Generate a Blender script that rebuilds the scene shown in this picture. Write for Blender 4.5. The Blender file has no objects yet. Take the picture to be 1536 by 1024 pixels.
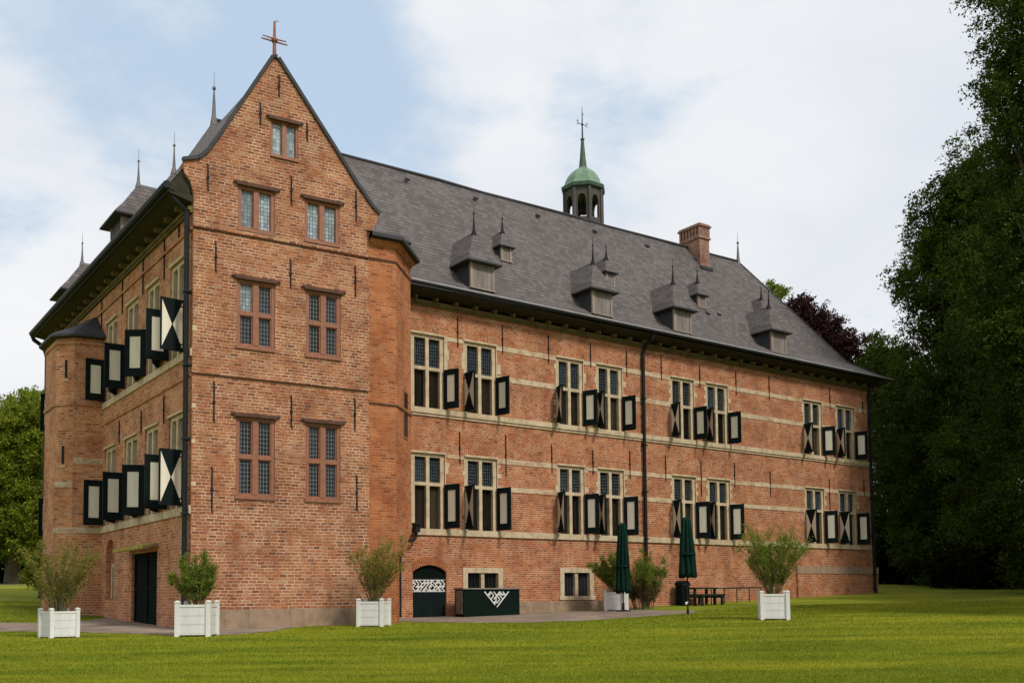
import bpy, math, random
import numpy as np
from mathutils import Vector, Matrix
from mathutils.geometry import tessellate_polygon

R = math.radians
random.seed(7)
rng = np.random.default_rng(7)
scene = bpy.context.scene
COL = scene.collection

# ------------------------------------------------------------------ camera
EYE = 1.10                      # eye height; world z = eye-relative z + EYE
F_PX, PITCH, ROLL, PY = 1482.887, 0.0579147, -0.0101178, 808.965
YU, YG = 0.9385269, 1.0244014   # headings of the long facade and of the gable front


def cam_ray(x, y):
    """direction through a pixel of the 1536x1024 photograph"""
    xr = (x - 768) / F_PX
    yr = (PY - y) / F_PX
    cr, sr = math.cos(ROLL), math.sin(ROLL)
    X = xr * cr - yr * sr
    q = xr * sr + yr * cr
    c, s = math.cos(PITCH), math.sin(PITCH)
    return np.array([X, c - q * s, s + q * c])


def at_depth(x, y, D):
    r = cam_ray(x, y)
    p = r * D / r[1]
    return p + np.array([0, 0, EYE])


cam_d = bpy.data.cameras.new("camera")
cam = bpy.data.objects.new("camera", cam_d)
COL.objects.link(cam)
c0 = cam_ray(768, PY)
cx = cam_ray(769, PY) - c0
cy = cam_ray(768, PY - 1) - c0
cx, cy, cz = Vector(cx).normalized(), Vector(cy).normalized(), -Vector(c0).normalized()
m = Matrix((cx, cy, cz)).transposed().to_4x4()
m.translation = (0, 0, EYE)
cam.matrix_world = m
cam_d.sensor_width = 36
cam_d.lens = 36 * F_PX / 1536
cam_d.shift_y = (PY - 512) / 1536
cam_d.clip_start = 0.1
cam_d.clip_end = 3000
scene.camera = cam

# ------------------------------------------------------------------ light
SUN_AZ = Vector((0.70, -0.71, 0)).normalized()
SUN_EL = R(47)
sun_d = bpy.data.lights.new("sun", 'SUN')
sun_d.energy = 3.1
sun_d.angle = R(9)
sun_d.color = (1.0, 0.95, 0.87)
sun = bpy.data.objects.new("sun", sun_d)
COL.objects.link(sun)
to_sun = SUN_AZ * math.cos(SUN_EL) + Vector((0, 0, math.sin(SUN_EL)))
sun.rotation_euler = to_sun.to_track_quat('Z', 'Y').to_euler()
sun.location = (40, -20, 60)

world = bpy.data.worlds.new("World")
scene.world = world
world.use_nodes = True
scene.view_settings.view_transform = 'Standard'
scene.view_settings.look = 'None'
scene.view_settings.gamma = 1
scene.view_settings.exposure = -0.10


class NT:
    def __init__(s, tree):
        s.t = tree
        s.l = tree.links

    def n(s, typ, **kw):
        nd = s.t.nodes.new(typ)
        for k, v in kw.items():
            if k.startswith('i_'):
                nd.inputs[k[2:].replace('_', ' ')].default_value = v
            else:
                setattr(nd, k, v)
        return nd

    def set(s, nd, key, v):
        if hasattr(v, 'is_output') or hasattr(v, 'links'):
            s.l.new(v, nd.inputs[key])
        else:
            nd.inputs[key].default_value = v

    def math(s, op, a, b=0.0, c=None, clamp=False):
        nd = s.t.nodes.new('ShaderNodeMath')
        nd.operation = op
        nd.use_clamp = clamp
        s.set(nd, 0, a)
        s.set(nd, 1, b)
        if c is not None:
            s.set(nd, 2, c)
        return nd.outputs[0]

    def mix(s, f, a, b, mode='MIX'):
        nd = s.t.nodes.new('ShaderNodeMix')
        nd.data_type = 'RGBA'
        nd.blend_type = mode
        nd.clamp_factor = True
        s.set(nd, 0, f)
        s.set(nd, 6, a)
        s.set(nd, 7, b)
        return nd.outputs[2]

    def ramp(s, f, stops, interp='LINEAR'):
        nd = s.t.nodes.new('ShaderNodeValToRGB')
        cr = nd.color_ramp
        cr.interpolation = interp
        while len(cr.elements) > 1:
            cr.elements.remove(cr.elements[-1])
        cr.elements[0].position = stops[0][0]
        cr.elements[0].color = tup(stops[0][1])
        for p, c in stops[1:]:
            e = cr.elements.new(p)
            e.color = tup(c)
        s.l.new(f, nd.inputs[0])
        return nd.outputs[0]

    def noise(s, vec, scale, detail=4, rough=0.55, dim='3D'):
        nd = s.t.nodes.new('ShaderNodeTexNoise')
        nd.noise_dimensions = dim
        nd.inputs['Scale'].default_value = scale
        nd.inputs['Detail'].default_value = detail
        nd.inputs['Roughness'].default_value = rough
        if vec is not None:
            s.l.new(vec, nd.inputs['Vector'])
        return nd.outputs['Fac']

    def mapping(s, vec, scale=(1, 1, 1), loc=(0, 0, 0), rot=(0, 0, 0)):
        nd = s.t.nodes.new('ShaderNodeMapping')
        nd.inputs['Scale'].default_value = scale
        nd.inputs['Location'].default_value = loc
        nd.inputs['Rotation'].default_value = rot
        s.l.new(vec, nd.inputs['Vector'])
        return nd.outputs[0]


def tup(c):
    if isinstance(c, (int, float)):
        return (c, c, c, 1)
    return tuple(c) + (1,) if len(c) == 3 else tuple(c)


# sky: Nishita blue seen through broken cloud
w = NT(world.node_tree)
world.node_tree.nodes.clear()
tc = w.n('ShaderNodeTexCoord')
sky = w.n('ShaderNodeTexSky', sky_type='NISHITA', sun_disc=False)
sky.sun_elevation = SUN_EL
sky.sun_rotation = math.atan2(SUN_AZ.x, SUN_AZ.y)
sky.air_density = 1.0
sky.dust_density = 1.5
sep = w.n('ShaderNodeSeparateXYZ')
w.l.new(tc.outputs['Generated'], sep.inputs[0])
zz = w.math('ADD', w.math('MAXIMUM', sep.outputs[2], 0.0), 0.22)
comb = w.n('ShaderNodeCombineXYZ')
w.set(comb, 0, w.math('DIVIDE', sep.outputs[0], zz))
w.set(comb, 1, w.math('DIVIDE', sep.outputs[1], zz))
comb.inputs[2].default_value = 3.0
n1 = w.noise(comb.outputs[0], 1.25, 7, 0.52)
n2 = w.noise(w.mapping(comb.outputs[0], loc=(5, 2, 1)), 3.2, 6, 0.6)


def patch(px, py, lo, hi):
    d = Vector(cam_ray(px, py)).normalized()
    nd = w.n('ShaderNodeVectorMath', operation='DOT_PRODUCT')
    w.l.new(tc.outputs['Generated'], nd.inputs[0])
    nd.inputs[1].default_value = d
    mr = w.n('ShaderNodeMapRange', interpolation_type='SMOOTHSTEP')
    w.l.new(nd.outputs['Value'], mr.inputs[0])
    mr.inputs[1].default_value = math.cos(R(hi))
    mr.inputs[2].default_value = math.cos(R(lo))
    return mr.outputs[0]


cov = w.math('ADD', w.math('MULTIPLY', n1, 1.15), w.math('MULTIPLY', n2, 1.35))
blue = w.math('ADD', w.math('MULTIPLY', patch(270, 30, 0, 11), 0.36),
              w.math('MULTIPLY', patch(570, 195, 0, 8), 0.34))
blue = w.math('ADD', blue, w.math('MULTIPLY', patch(930, 215, 0, 5.5), 0.22))
blue = w.math('ADD', blue, w.math('MULTIPLY', patch(460, 80, 0, 7), 0.16))
blue = w.math('ADD', blue, w.math('MULTIPLY', patch(10, 300, 0, 4), 0.15))
cov = w.math('SUBTRACT', w.math('SUBTRACT', cov, 0.59), blue)
mask = w.n('ShaderNodeMapRange', interpolation_type='SMOOTHSTEP')
w.l.new(cov, mask.inputs[0])
mask.inputs[1].default_value = 0.20
mask.inputs[2].default_value = 0.66
ccol = w.ramp(w.noise(w.mapping(comb.outputs[0], loc=(1, 8, 2)), 1.7, 5, 0.5),
              [(0.3, (8.1, 8.55, 9.2)), (0.65, (9.8, 9.9, 10.1))])
veil = w.mix(0.82, sky.outputs[0], (6.3, 7.95, 9.8, 1))
skyc = w.mix(mask.outputs[0], veil, ccol)
bg = w.n('ShaderNodeBackground')
bg.inputs['Strength'].default_value = 0.10
w.l.new(skyc, bg.inputs['Color'])
wo = w.n('ShaderNodeOutputWorld')
w.l.new(bg.outputs[0], wo.inputs[0])

# ------------------------------------------------------------------ frames
O_L = np.array([-3.78, 37.0])
O_G = np.array([-8.95, 27.5])


class Frame:
    """wall frame: x along the wall (left to right seen from outside), y inward, z up (eye-relative)"""

    def __init__(s, o, ang):
        s.o = np.array(o, float)
        s.a = ang
        s.dx = np.array([math.cos(ang), math.sin(ang)])
        s.dy = np.array([-math.sin(ang), math.cos(ang)])

    def pt(s, x, y, z):
        p = s.o + s.dx * x + s.dy * y
        return Vector((p[0], p[1], z + EYE))

    def inv(s, p):
        d = np.array([p[0], p[1]]) - s.o
        return d @ s.dx, d @ s.dy


FL = Frame(O_L, math.pi / 2 - YU)
FG = Frame(O_G, math.pi / 2 - YG)
FF = Frame(O_G, -YU)           # left facade: x = 0 at the near corner, negative going away

# ------------------------------------------------------------------ ground height
CP = np.array([
    (-15, 0, -1.10), (15, 0, -1.10), (0, 0, -1.10), (-10, 11, -1.08), (10, 11, -1.04), (0, 12, -1.08),
    (-9, 20, -0.96), (6, 20, -0.92), (12, 22, -0.85), (7.4, 28, -0.735), (5.9, 33, -0.645),
    (-5, 29.5, -0.80), (-8.95, 27.3, -0.83), (-11.7, 31.4, -0.72), (-3.78, 37, -0.74), (0, 39.8, -0.66),
    (4.1, 42.7, -0.56), (11, 48.5, -0.28), (20.1, 54.6, 0.05), (28, 57, 0.25), (32, 66, 0.72), (24, 44, -0.30),
    (-14, 29, -0.78), (-24, 45, 0.30), (-31, 60, 1.05), (-20, 60, 1.1), (60, 60, 0.9), (-60, 60, 1.4),
    (0, 90, 1.6), (60, 120, 2.0), (-60, 120, 2.2), (0, 160, 2.2), (-45, 20, -0.6), (45, 20, -0.7)])


def _tps():
    n = len(CP)
    d = np.hypot(CP[:, None, 0] - CP[None, :, 0], CP[:, None, 1] - CP[None, :, 1])
    K = np.where(d > 0, d * d * np.log(np.maximum(d, 1e-9)), 0) + np.eye(n) * 2.0
    P = np.c_[np.ones(n), CP[:, :2]]
    A = np.block([[K, P], [P.T, np.zeros((3, 3))]])
    return np.linalg.solve(A, np.r_[CP[:, 2], 0, 0, 0])


TPS = _tps()


def ground_z(x, y):
    """world z of the ground"""
    x = np.atleast_1d(np.asarray(x, float))
    y = np.atleast_1d(np.asarray(y, float))
    xs = np.clip(x, -70, 70)
    ys = np.clip(y, -8, 150)
    d2 = (xs[:, None] - CP[None, :, 0]) ** 2 + (ys[:, None] - CP[None, :, 1]) ** 2
    K = 0.5 * d2 * np.log(np.maximum(d2, 1e-12))
    z = K @ TPS[:-3] + TPS[-3] + TPS[-2] * xs + TPS[-1] * ys
    return np.clip(z, -1.2, 2.6) + EYE


def gz(x, y):
    return float(ground_z(x, y)[0])


# ------------------------------------------------------------------ mesh builder
class MB:
    def __init__(s):
        s.v, s.f, s.mi = [], [], []

    def poly(s, pts, mi=0):
        b = len(s.v)
        s.v += [tuple(p) for p in pts]
        s.f.append(tuple(range(b, b + len(pts))))
        s.mi.append(mi)

    def box(s, x0, x1, y0, y1, z0, z1, mi=0):
        s.hexa([(x0, y0, z0), (x1, y0, z0), (x1, y1, z0), (x0, y1, z0),
                (x0, y0, z1), (x1, y0, z1), (x1, y1, z1), (x0, y1, z1)], mi)

    def hexa(s, p, mi=0):
        b = len(s.v)
        s.v += [tuple(q) for q in p]
        for f in ((3, 2, 1, 0), (4, 5, 6, 7), (0, 1, 5, 4), (1, 2, 6, 5), (2, 3, 7, 6), (3, 0, 4, 7)):
            s.f.append(tuple(b + i for i in f))
            s.mi.append(mi)

    def prism_y(s, xz, y0, y1, mi=0):
        """extrude an x-z outline (counter-clockwise seen from -y) from y0 to y1"""
        n = len(xz)
        b = len(s.v)
        s.v += [(x, y0, z) for x, z in xz] + [(x, y1, z) for x, z in xz]
        s.f.append(tuple(b + i for i in range(n)))
        s.mi.append(mi)
        s.f.append(tuple(b + n + i for i in reversed(range(n))))
        s.mi.append(mi)
        for i in range(n):
            j = (i + 1) % n
            s.f.append((b + j, b + i, b + n + i, b + n + j))
            s.mi.append(mi)

    def prism_z(s, xy, z0, z1, mi=0, top=None):
        n = len(xy)
        b = len(s.v)
        t = top or xy
        s.v += [(x, y, z0) for x, y in xy] + [(x, y, z1) for x, y in t]
        s.f.append(tuple(b + i for i in reversed(range(n))))
        s.mi.append(mi)
        s.f.append(tuple(b + n + i for i in range(n)))
        s.mi.append(mi)
        for i in range(n):
            j = (i + 1) % n
            s.f.append((b + i, b + j, b + n + j, b + n + i))
            s.mi.append(mi)

    def tube(s, pts, r, n=8, mi=0):
        pts = [Vector(p) for p in pts]
        rr = r if isinstance(r, (list, tuple)) else [r] * len(pts)
        rings = []
        up = None
        for i, p in enumerate(pts):
            d = (pts[min(i + 1, len(pts) - 1)] - pts[max(i - 1, 0)]).normalized()
            if up is None:
                up = d.orthogonal().normalized()
            else:
                up = (up - d * up.dot(d)).normalized()
            sd = d.cross(up)
            b = len(s.v)
            for k in range(n):
                a = 2 * math.pi * k / n
                s.v.append(tuple(p + (up * math.cos(a) + sd * math.sin(a)) * rr[i]))
            rings.append(b)
        for a, b in zip(rings, rings[1:]):
            for k in range(n):
                j = (k + 1) % n
                s.f.append((a + k, a + j, b + j, b + k))
                s.mi.append(mi)
        s.f.append(tuple(rings[0] + k for k in reversed(range(n))))
        s.mi.append(mi)
        s.f.append(tuple(rings[-1] + k for k in range(n)))
        s.mi.append(mi)

    def lathe(s, prof, n=16, c=(0, 0, 0), mi=0, rot=0.0, wave=0.0):
        rings = []
        for r, z in prof:
            b = len(s.v)
            for k in range(n):
                a = 2 * math.pi * k / n + rot
                q = r * (1 - wave * (k % 2))
                s.v.append((c[0] + q * math.cos(a), c[1] + q * math.sin(a), c[2] + z))
            rings.append(b)
        for a, b in zip(rings, rings[1:]):
            for k in range(n):
                j = (k + 1) % n
                s.f.append((a + k, a + j, b + j, b + k))
                s.mi.append(mi)
        s.f.append(tuple(rings[0] + k for k in reversed(range(n))))
        s.mi.append(mi)
        s.f.append(tuple(rings[-1] + k for k in range(n)))
        s.mi.append(mi)

    def wall(s, outline, holes, y=0.0, depth=0.28, mi=0):
        """flat wall in x-z with openings and their reveals"""
        loops = [[Vector((x, z, 0)) for x, z in outline]] + [[Vector((x, z, 0)) for x, z in h] for h in holes]
        flat = [p for l in loops for p in l]
        b = len(s.v)
        s.v += [(p.x, y, p.y) for p in flat]
        for t in tessellate_polygon(loops):
            a, q, c = (flat[i] for i in t)
            area = (q.x - a.x) * (c.y - a.y) - (q.y - a.y) * (c.x - a.x)
            t = t if area > 0 else (t[0], t[2], t[1])
            s.f.append(tuple(b + i for i in t))
            s.mi.append(mi)
        for h in holes:
            n = len(h)
            for i in range(n):
                p, q = h[i], h[(i + 1) % n]
                s.poly([(p[0], y, p[1]), (p[0], y + depth, p[1]), (q[0], y + depth, q[1]), (q[0], y, q[1])], mi)

    def build(s, name, mats, parent=None, loc=None, rot=0.0, smooth=False, uvrot=False):
        me = bpy.data.meshes.new(name)
        me.from_pydata(s.v, [], s.f)
        me.update()
        if not isinstance(mats, (list, tuple)):
            mats = [mats]
        for q in mats:
            me.materials.append(q)
        me.polygons.foreach_set('material_index', s.mi)
        if smooth:
            me.polygons.foreach_set('use_smooth', [True] * len(s.f))
        uv = me.uv_layers.new(name='uv')
        for p in me.polygons:
            nrm = p.normal
            t = Vector((-nrm.y, nrm.x, 0))
            if t.length < 0.05:
                t = Vector((1, 0, 0))
            t.normalize()
            b2 = nrm.cross(t)
            for li in p.loop_indices:
                co = me.vertices[me.loops[li].vertex_index].co
                a, b = co.dot(t), co.dot(b2)
                uv.data[li].uv = (b, a) if uvrot else (a, b)
        return link(name, me, parent, loc, rot)


ORG = {}


def link(name, me, parent=None, loc=None, rot=0.0):
    """link an object; loc is a WORLD position (None: the parent's own origin)"""
    o = bpy.data.objects.new(name, me)
    COL.objects.link(o)
    if parent is not None:
        o.parent = parent
        po, pr = ORG[parent.name]
        if loc is None:
            o.location = (0, 0, 0)
            w_, r_ = po, pr
        else:
            d = Vector(loc) - po
            o.location = Matrix.Rotation(-pr, 3, 'Z') @ d
            o.rotation_euler = (0, 0, rot - pr)
            w_, r_ = Vector(loc), rot
    else:
        w_ = Vector(loc) if loc is not None else Vector((0, 0, 0))
        r_ = rot
        o.location = w_
        o.rotation_euler = (0, 0, rot)
    ORG[o.name] = (w_, r_)
    return o


def local(name, me, parent, loc=(0, 0, 0), rotz=0.0):
    """a child given in its parent's own coordinates"""
    o = bpy.data.objects.new(name, me)
    COL.objects.link(o)
    o.parent = parent
    o.location = loc
    o.rotation_euler = (0, 0, rotz)
    return o


def tag(o, label, cat, group=None, kind=None):
    if label:
        o['label'] = label
    if cat:
        o['category'] = cat
    if group:
        o['group'] = group
    if kind:
        o['kind'] = kind
    return o


def copy_part(o, parent):
    c = o.copy()
    COL.objects.link(c)
    c.parent = parent
    for ch in list(o.children):
        copy_part(ch, c)
    return c


# ------------------------------------------------------------------ materials
def new_mat(name):
    mt = bpy.data.materials.new(name)
    mt.use_nodes = True
    nt = NT(mt.node_tree)
    b = mt.node_tree.nodes['Principled BSDF']
    return mt, nt, b


def simple(name, col, rough=0.6, var=0.25, scale=6.0, bump=0.0, metal=0.0, spec=0.5, streak=False):
    mt, n, b = new_mat(name)
    co = n.n('ShaderNodeTexCoord').outputs['Object']
    v = n.mapping(co, scale=(1, 1, 0.15)) if streak else co
    f = n.noise(v, scale, 5, 0.6)
    c1 = tuple(max(0, c * (1 - var)) for c in col)
    c2 = tuple(min(1, c * (1 + var)) for c in col)
    n.l.new(n.ramp(f, [(0.3, c1), (0.7, c2)]), b.inputs['Base Color'])
    b.inputs['Roughness'].default_value = rough
    b.inputs['Metallic'].default_value = metal
    b.inputs['Specular IOR Level'].default_value = spec
    if bump:
        bp = n.n('ShaderNodeBump')
        bp.inputs['Strength'].default_value = bump
        bp.inputs['Distance'].default_value = 0.02
        n.l.new(n.noise(co, scale * 6, 4, 0.6), bp.inputs['Height'])
        n.l.new(bp.outputs[0], b.inputs['Normal'])
    return mt


def brick(name, h, wd, cols, mortar, msize=0.012, wob=0.012, stain=0.5, mort_var=0.5):
    mt, n, b = new_mat(name)
    uv = n.n('ShaderNodeUVMap', uv_map='uv').outputs[0]
    obj = n.n('ShaderNodeTexCoord').outputs['Object']
    # wobble of the courses
    nz = n.n('ShaderNodeTexNoise')
    nz.inputs['Scale'].default_value = 2.2
    nz.inputs['Detail'].default_value = 5
    n.l.new(uv, nz.inputs['Vector'])
    sub = n.n('ShaderNodeVectorMath', operation='SUBTRACT')
    n.l.new(nz.outputs['Color'], sub.inputs[0])
    sub.inputs[1].default_value = (0.5, 0.5, 0.5)
    scl = n.n('ShaderNodeVectorMath', operation='SCALE')
    n.l.new(sub.outputs[0], scl.inputs[0])
    scl.inputs['Scale'].default_value = wob * 4
    nz2 = n.n('ShaderNodeTexNoise')
    nz2.inputs['Scale'].default_value = 16
    nz2.inputs['Detail'].default_value = 3
    n.l.new(uv, nz2.inputs['Vector'])
    sub2 = n.n('ShaderNodeVectorMath', operation='SUBTRACT')
    n.l.new(nz2.outputs['Color'], sub2.inputs[0])
    sub2.inputs[1].default_value = (0.5, 0.5, 0.5)
    scl2 = n.n('ShaderNodeVectorMath', operation='SCALE')
    n.l.new(sub2.outputs[0], scl2.inputs[0])
    scl2.inputs['Scale'].default_value = wob * 1.6
    add = n.n('ShaderNodeVectorMath', operation='ADD')
    n.l.new(uv, add.inputs[0])
    n.l.new(scl.outputs[0], add.inputs[1])
    add2 = n.n('ShaderNodeVectorMath', operation='ADD')
    n.l.new(add.outputs[0], add2.inputs[0])
    n.l.new(scl2.outputs[0], add2.inputs[1])
    sxy = n.n('ShaderNodeSeparateXYZ')
    n.l.new(add2.outputs[0], sxy.inputs[0])
    row = n.math('FLOOR', n.math('DIVIDE', sxy.outputs[1], h))
    wn = n.n('ShaderNodeTexWhiteNoise', noise_dimensions='1D')
    n.l.new(row, wn.inputs['W'])
    par = n.math('MULTIPLY', n.math('MODULO', n.math('ABSOLUTE', row), 2.0), 0.5 * wd)
    cxy = n.n('ShaderNodeCombineXYZ')
    n.set(cxy, 0, n.math('ADD', n.math('ADD', sxy.outputs[0], par), n.math('MULTIPLY', wn.outputs['Value'], wd * 0.42)))
    n.l.new(sxy.outputs[1], cxy.inputs[1])
    br = n.n('ShaderNodeTexBrick')
    br.offset = 0.0
    br.squash = 1.0
    n.l.new(cxy.outputs[0], br.inputs['Vector'])
    br.inputs['Scale'].default_value = 1
    br.inputs['Brick Width'].default_value = wd
    br.inputs['Row Height'].default_value = h
    br.inputs['Mortar Size'].default_value = msize
    br.inputs['Mortar Smooth'].default_value = 0.35
    br.inputs['Bias'].default_value = 0.0
    br.inputs['Color1'].default_value = (0, 0, 0, 1)
    br.inputs['Color2'].default_value = (1, 1, 1, 1)
    br.inputs['Mortar'].default_value = (0.5, 0.5, 0.5, 1)
    # tint of every brick
    bc = n.ramp(br.outputs['Color'], [(0.0, cols[0]), (0.14, cols[1]), (0.5, cols[2]), (0.82, cols[3]), (1.0, cols[4])])
    # patches of paler and darker wall
    big = n.noise(obj, 0.55, 6, 0.6)
    bc = n.mix(n.ramp(big, [(0.38, 0.0), (0.60, 1.0)]), n.mix(1.0, bc, (0.74, 0.68, 0.66, 1), 'MULTIPLY'), bc)
    fine = n.noise(uv, 38, 4, 0.7)
    bc = n.mix(0.35, bc, n.ramp(fine, [(0.3, (0.35, 0.33, 0.32)), (0.7, (1.2, 1.2, 1.2))]), 'MULTIPLY')
    mv = n.noise(obj, 1.1, 6, 0.65)
    mcol = n.ramp(mv, [(0.34, tuple(c * (1 - mort_var) for c in mortar)), (0.58, mortar)])
    # some joints are worn or dirty
    mfac = n.math('MULTIPLY', br.outputs['Fac'], n.ramp(n.noise(uv, 1.9, 6, 0.75), [(0.36, 0.12), (0.58, 1.0)]))
    col = n.mix(mfac, bc, mcol)
    # weather streaks
    st = n.noise(n.mapping(obj, scale=(1, 1, 0.12)), 1.3, 6, 0.65)
    sf = n.math('MULTIPLY', n.ramp(st, [(0.52, 0.0), (0.74, 1.0)]), stain)
    col = n.mix(sf, col, n.mix(1.0, col, (0.50, 0.44, 0.40, 1), 'MULTIPLY'))
    # lime bloom
    lb = n.noise(n.mapping(obj, loc=(7, 3, 2)), 0.9, 7, 0.7)
    col = n.mix(n.math('MULTIPLY', n.ramp(lb, [(0.58, 0.0), (0.74, 1.0)]), 0.35), col, (0.50, 0.38, 0.27, 1))
    n.l.new(col, b.inputs['Base Color'])
    b.inputs['Roughness'].default_value = 0.93
    b.inputs['Specular IOR Level'].default_value = 0.2
    bp = n.n('ShaderNodeBump')
    bp.inputs['Strength'].default_value = 0.7
    bp.inputs['Distance'].default_value = 0.015
    hh = n.math('ADD', n.math('MULTIPLY', br.outputs['Fac'], -1.0), n.math('MULTIPLY', fine, 0.6))
    n.l.new(hh, bp.inputs['Height'])
    n.l.new(bp.outputs[0], b.inputs['Normal'])
    return mt


M_GABLE = brick('brick_gable', 0.092, 0.225,
                [(0.20, 0.076, 0.044), (0.31, 0.108, 0.052), (0.38, 0.142, 0.064), (0.44, 0.180, 0.082), (0.44, 0.235, 0.128)],
                (0.64, 0.49, 0.345), 0.0130, 0.013, 0.45)
M_LONG = brick('brick_long', 0.088, 0.23,
               [(0.24, 0.080, 0.042), (0.37, 0.116, 0.050), (0.45, 0.152, 0.062), (0.50, 0.187, 0.080), (0.46, 0.22, 0.12)],
               (0.62, 0.45, 0.29), 0.0130, 0.009, 0.5)
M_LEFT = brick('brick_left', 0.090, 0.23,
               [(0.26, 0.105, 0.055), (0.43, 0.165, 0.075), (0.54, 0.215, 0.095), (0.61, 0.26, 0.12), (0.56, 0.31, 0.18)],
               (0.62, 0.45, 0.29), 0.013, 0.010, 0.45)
M_TURRET = brick('brick_turret', 0.086, 0.25,
                 [(0.26, 0.082, 0.038), (0.38, 0.118, 0.046), (0.45, 0.150, 0.056), (0.49, 0.172, 0.068), (0.44, 0.19, 0.092)],
                 (0.52, 0.30, 0.17), 0.0105, 0.009, 0.45)
M_CHIM = brick('brick_chimney', 0.085, 0.24,
               [(0.20, 0.105, 0.08), (0.31, 0.155, 0.115), (0.37, 0.195, 0.145), (0.41, 0.23, 0.175), (0.40, 0.27, 0.21)],
               (0.42, 0.32, 0.26), 0.010, 0.009, 0.5)


def stone(name, col, dirt=0.5):
    mt, n, b = new_mat(name)
    co = n.n('ShaderNodeTexCoord').outputs['Object']
    f = n.noise(co, 3.0, 7, 0.65)
    c = n.ramp(f, [(0.28, tuple(x * 0.62 for x in col)), (0.5, col), (0.75, tuple(min(1, x * 1.2) for x in col))])
    st = n.noise(n.mapping(co, scale=(2.5, 2.5, 0.5)), 1.4, 6, 0.7)
    c = n.mix(n.math('MULTIPLY', n.ramp(st, [(0.5, 0.0), (0.7, 1.0)]), dirt), c, (0.16, 0.125, 0.09, 1))
    n.l.new(c, b.inputs['Base Color'])
    b.inputs['Roughness'].default_value = 0.9
    b.inputs['Specular IOR Level'].default_value = 0.25
    bp = n.n('ShaderNodeBump')
    bp.inputs['Strength'].default_value = 0.35
    bp.inputs['Distance'].default_value = 0.02
    n.l.new(n.noise(co, 26, 5, 0.6), bp.inputs['Height'])
    n.l.new(bp.outputs[0], b.inputs['Normal'])
    return mt


M_STONE = stone('sandstone', (0.52, 0.41, 0.27), 0.55)
M_PLINTH = stone('plinth_stone', (0.30, 0.205, 0.135), 0.6)


def band_mat():
    """worn sandstone course, here and there patched with brick"""
    mt = M_STONE.copy()
    mt.name = 'worn_band'
    n = NT(mt.node_tree)
    b = mt.node_tree.nodes['Principled BSDF']
    src = b.inputs['Base Color'].links[0].from_socket
    co = n.n('ShaderNodeTexCoord').outputs['Object']
    f = n.noise(n.mapping(co, loc=(2, 6, 1), scale=(1, 1, 2.2)), 1.5, 6, 0.72)
    c = n.mix(n.ramp(f, [(0.50, 0.0), (0.60, 0.75)]), src, (0.36, 0.18, 0.095, 1))
    n.l.new(c, b.inputs['Base Color'])
    return mt


M_BAND = band_mat()
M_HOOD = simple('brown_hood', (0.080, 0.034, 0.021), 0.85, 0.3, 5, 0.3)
M_FRAME = simple('brown_frame', (0.235, 0.088, 0.042), 0.6, 0.2, 7, 0.15)
M_IRON = simple('black_iron', (0.014, 0.012, 0.011), 0.7, 0.3, 8, spec=0.2)
M_PIPE = simple('black_pipe', (0.010, 0.011, 0.012), 0.6, 0.3, 4, spec=0.2)
M_LEAD = simple('lead_sheet', (0.040, 0.040, 0.045), 0.7, 0.3, 2.5, 0.2, spec=0.25)
M_DARK = simple('dark_green_paint', (0.006, 0.011, 0.011), 0.75, 0.25, 4, spec=0.08)
M_DOORP = simple('door_paint', (0.004, 0.007, 0.006), 0.85, 0.3, 3, 0.1, spec=0.05)
M_CREAM = simple('cream_paint', (0.68, 0.62, 0.50), 0.6, 0.1, 5, 0.1, streak=True)
M_WHITE = simple('white_paint', (0.64, 0.63, 0.60), 0.55, 0.15, 4, 0.1, streak=True)
M_LOGO = simple('white_lettering', (0.70, 0.69, 0.65), 0.6, 0.08, 8)
M_WOOD = simple('grey_wood', (0.20, 0.165, 0.145), 0.8, 0.28, 5, 0.3, streak=True)
M_FINIAL = simple('grey_lead', (0.13, 0.12, 0.125), 0.6, 0.25, 4)
M_ZINC_HI = simple('zinc_highlight', (0.42, 0.42, 0.43), 0.45, 0.2, 3)  # pale tone for the highlight line on the gutter
M_WOODL = simple('pale_wood', (0.27, 0.21, 0.165), 0.8, 0.28, 5, 0.3, streak=True)
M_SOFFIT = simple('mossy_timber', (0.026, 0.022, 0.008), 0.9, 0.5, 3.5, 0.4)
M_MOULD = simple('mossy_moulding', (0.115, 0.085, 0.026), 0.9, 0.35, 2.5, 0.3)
M_BELL = simple('bell_timber', (0.055, 0.045, 0.038), 0.75, 0.35, 4, 0.3, streak=True)
M_COPPER = simple('copper_patina', (0.125, 0.215, 0.135), 0.65, 0.28, 3, 0.2)
M_COPPER2 = simple('dark_patina', (0.04, 0.082, 0.045), 0.7, 0.35, 4, 0.2)
M_RUST = simple('rusty_cross', (0.24, 0.085, 0.045), 0.7, 0.35, 9, 0.2)
M_MOSS = simple('moss', (0.34, 0.27, 0.05), 0.95, 0.4, 14, 0.6)
M_UMB = simple('green_canvas', (0.004, 0.022, 0.014), 0.9, 0.3, 5, 0.2, spec=0.1)
M_TABLE = simple('green_table', (0.012, 0.026, 0.022), 0.7, 0.3, 6, spec=0.2)
M_BAR = simple('bar_paint', (0.005, 0.011, 0.008), 0.85, 0.3, 2.5, spec=0.06)
M_BAREND = simple('worn_board', (0.22, 0.19, 0.155), 0.8, 0.3, 5)
M_SOIL = simple('soil', (0.035, 0.026, 0.018), 1.0, 0.4, 20, 0.5)
M_BARK = simple('bark', (0.07, 0.055, 0.04), 0.95, 0.35, 4, 0.5)
M_STEM = simple('green_stem', (0.10, 0.10, 0.04), 0.9, 0.3, 6)


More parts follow.
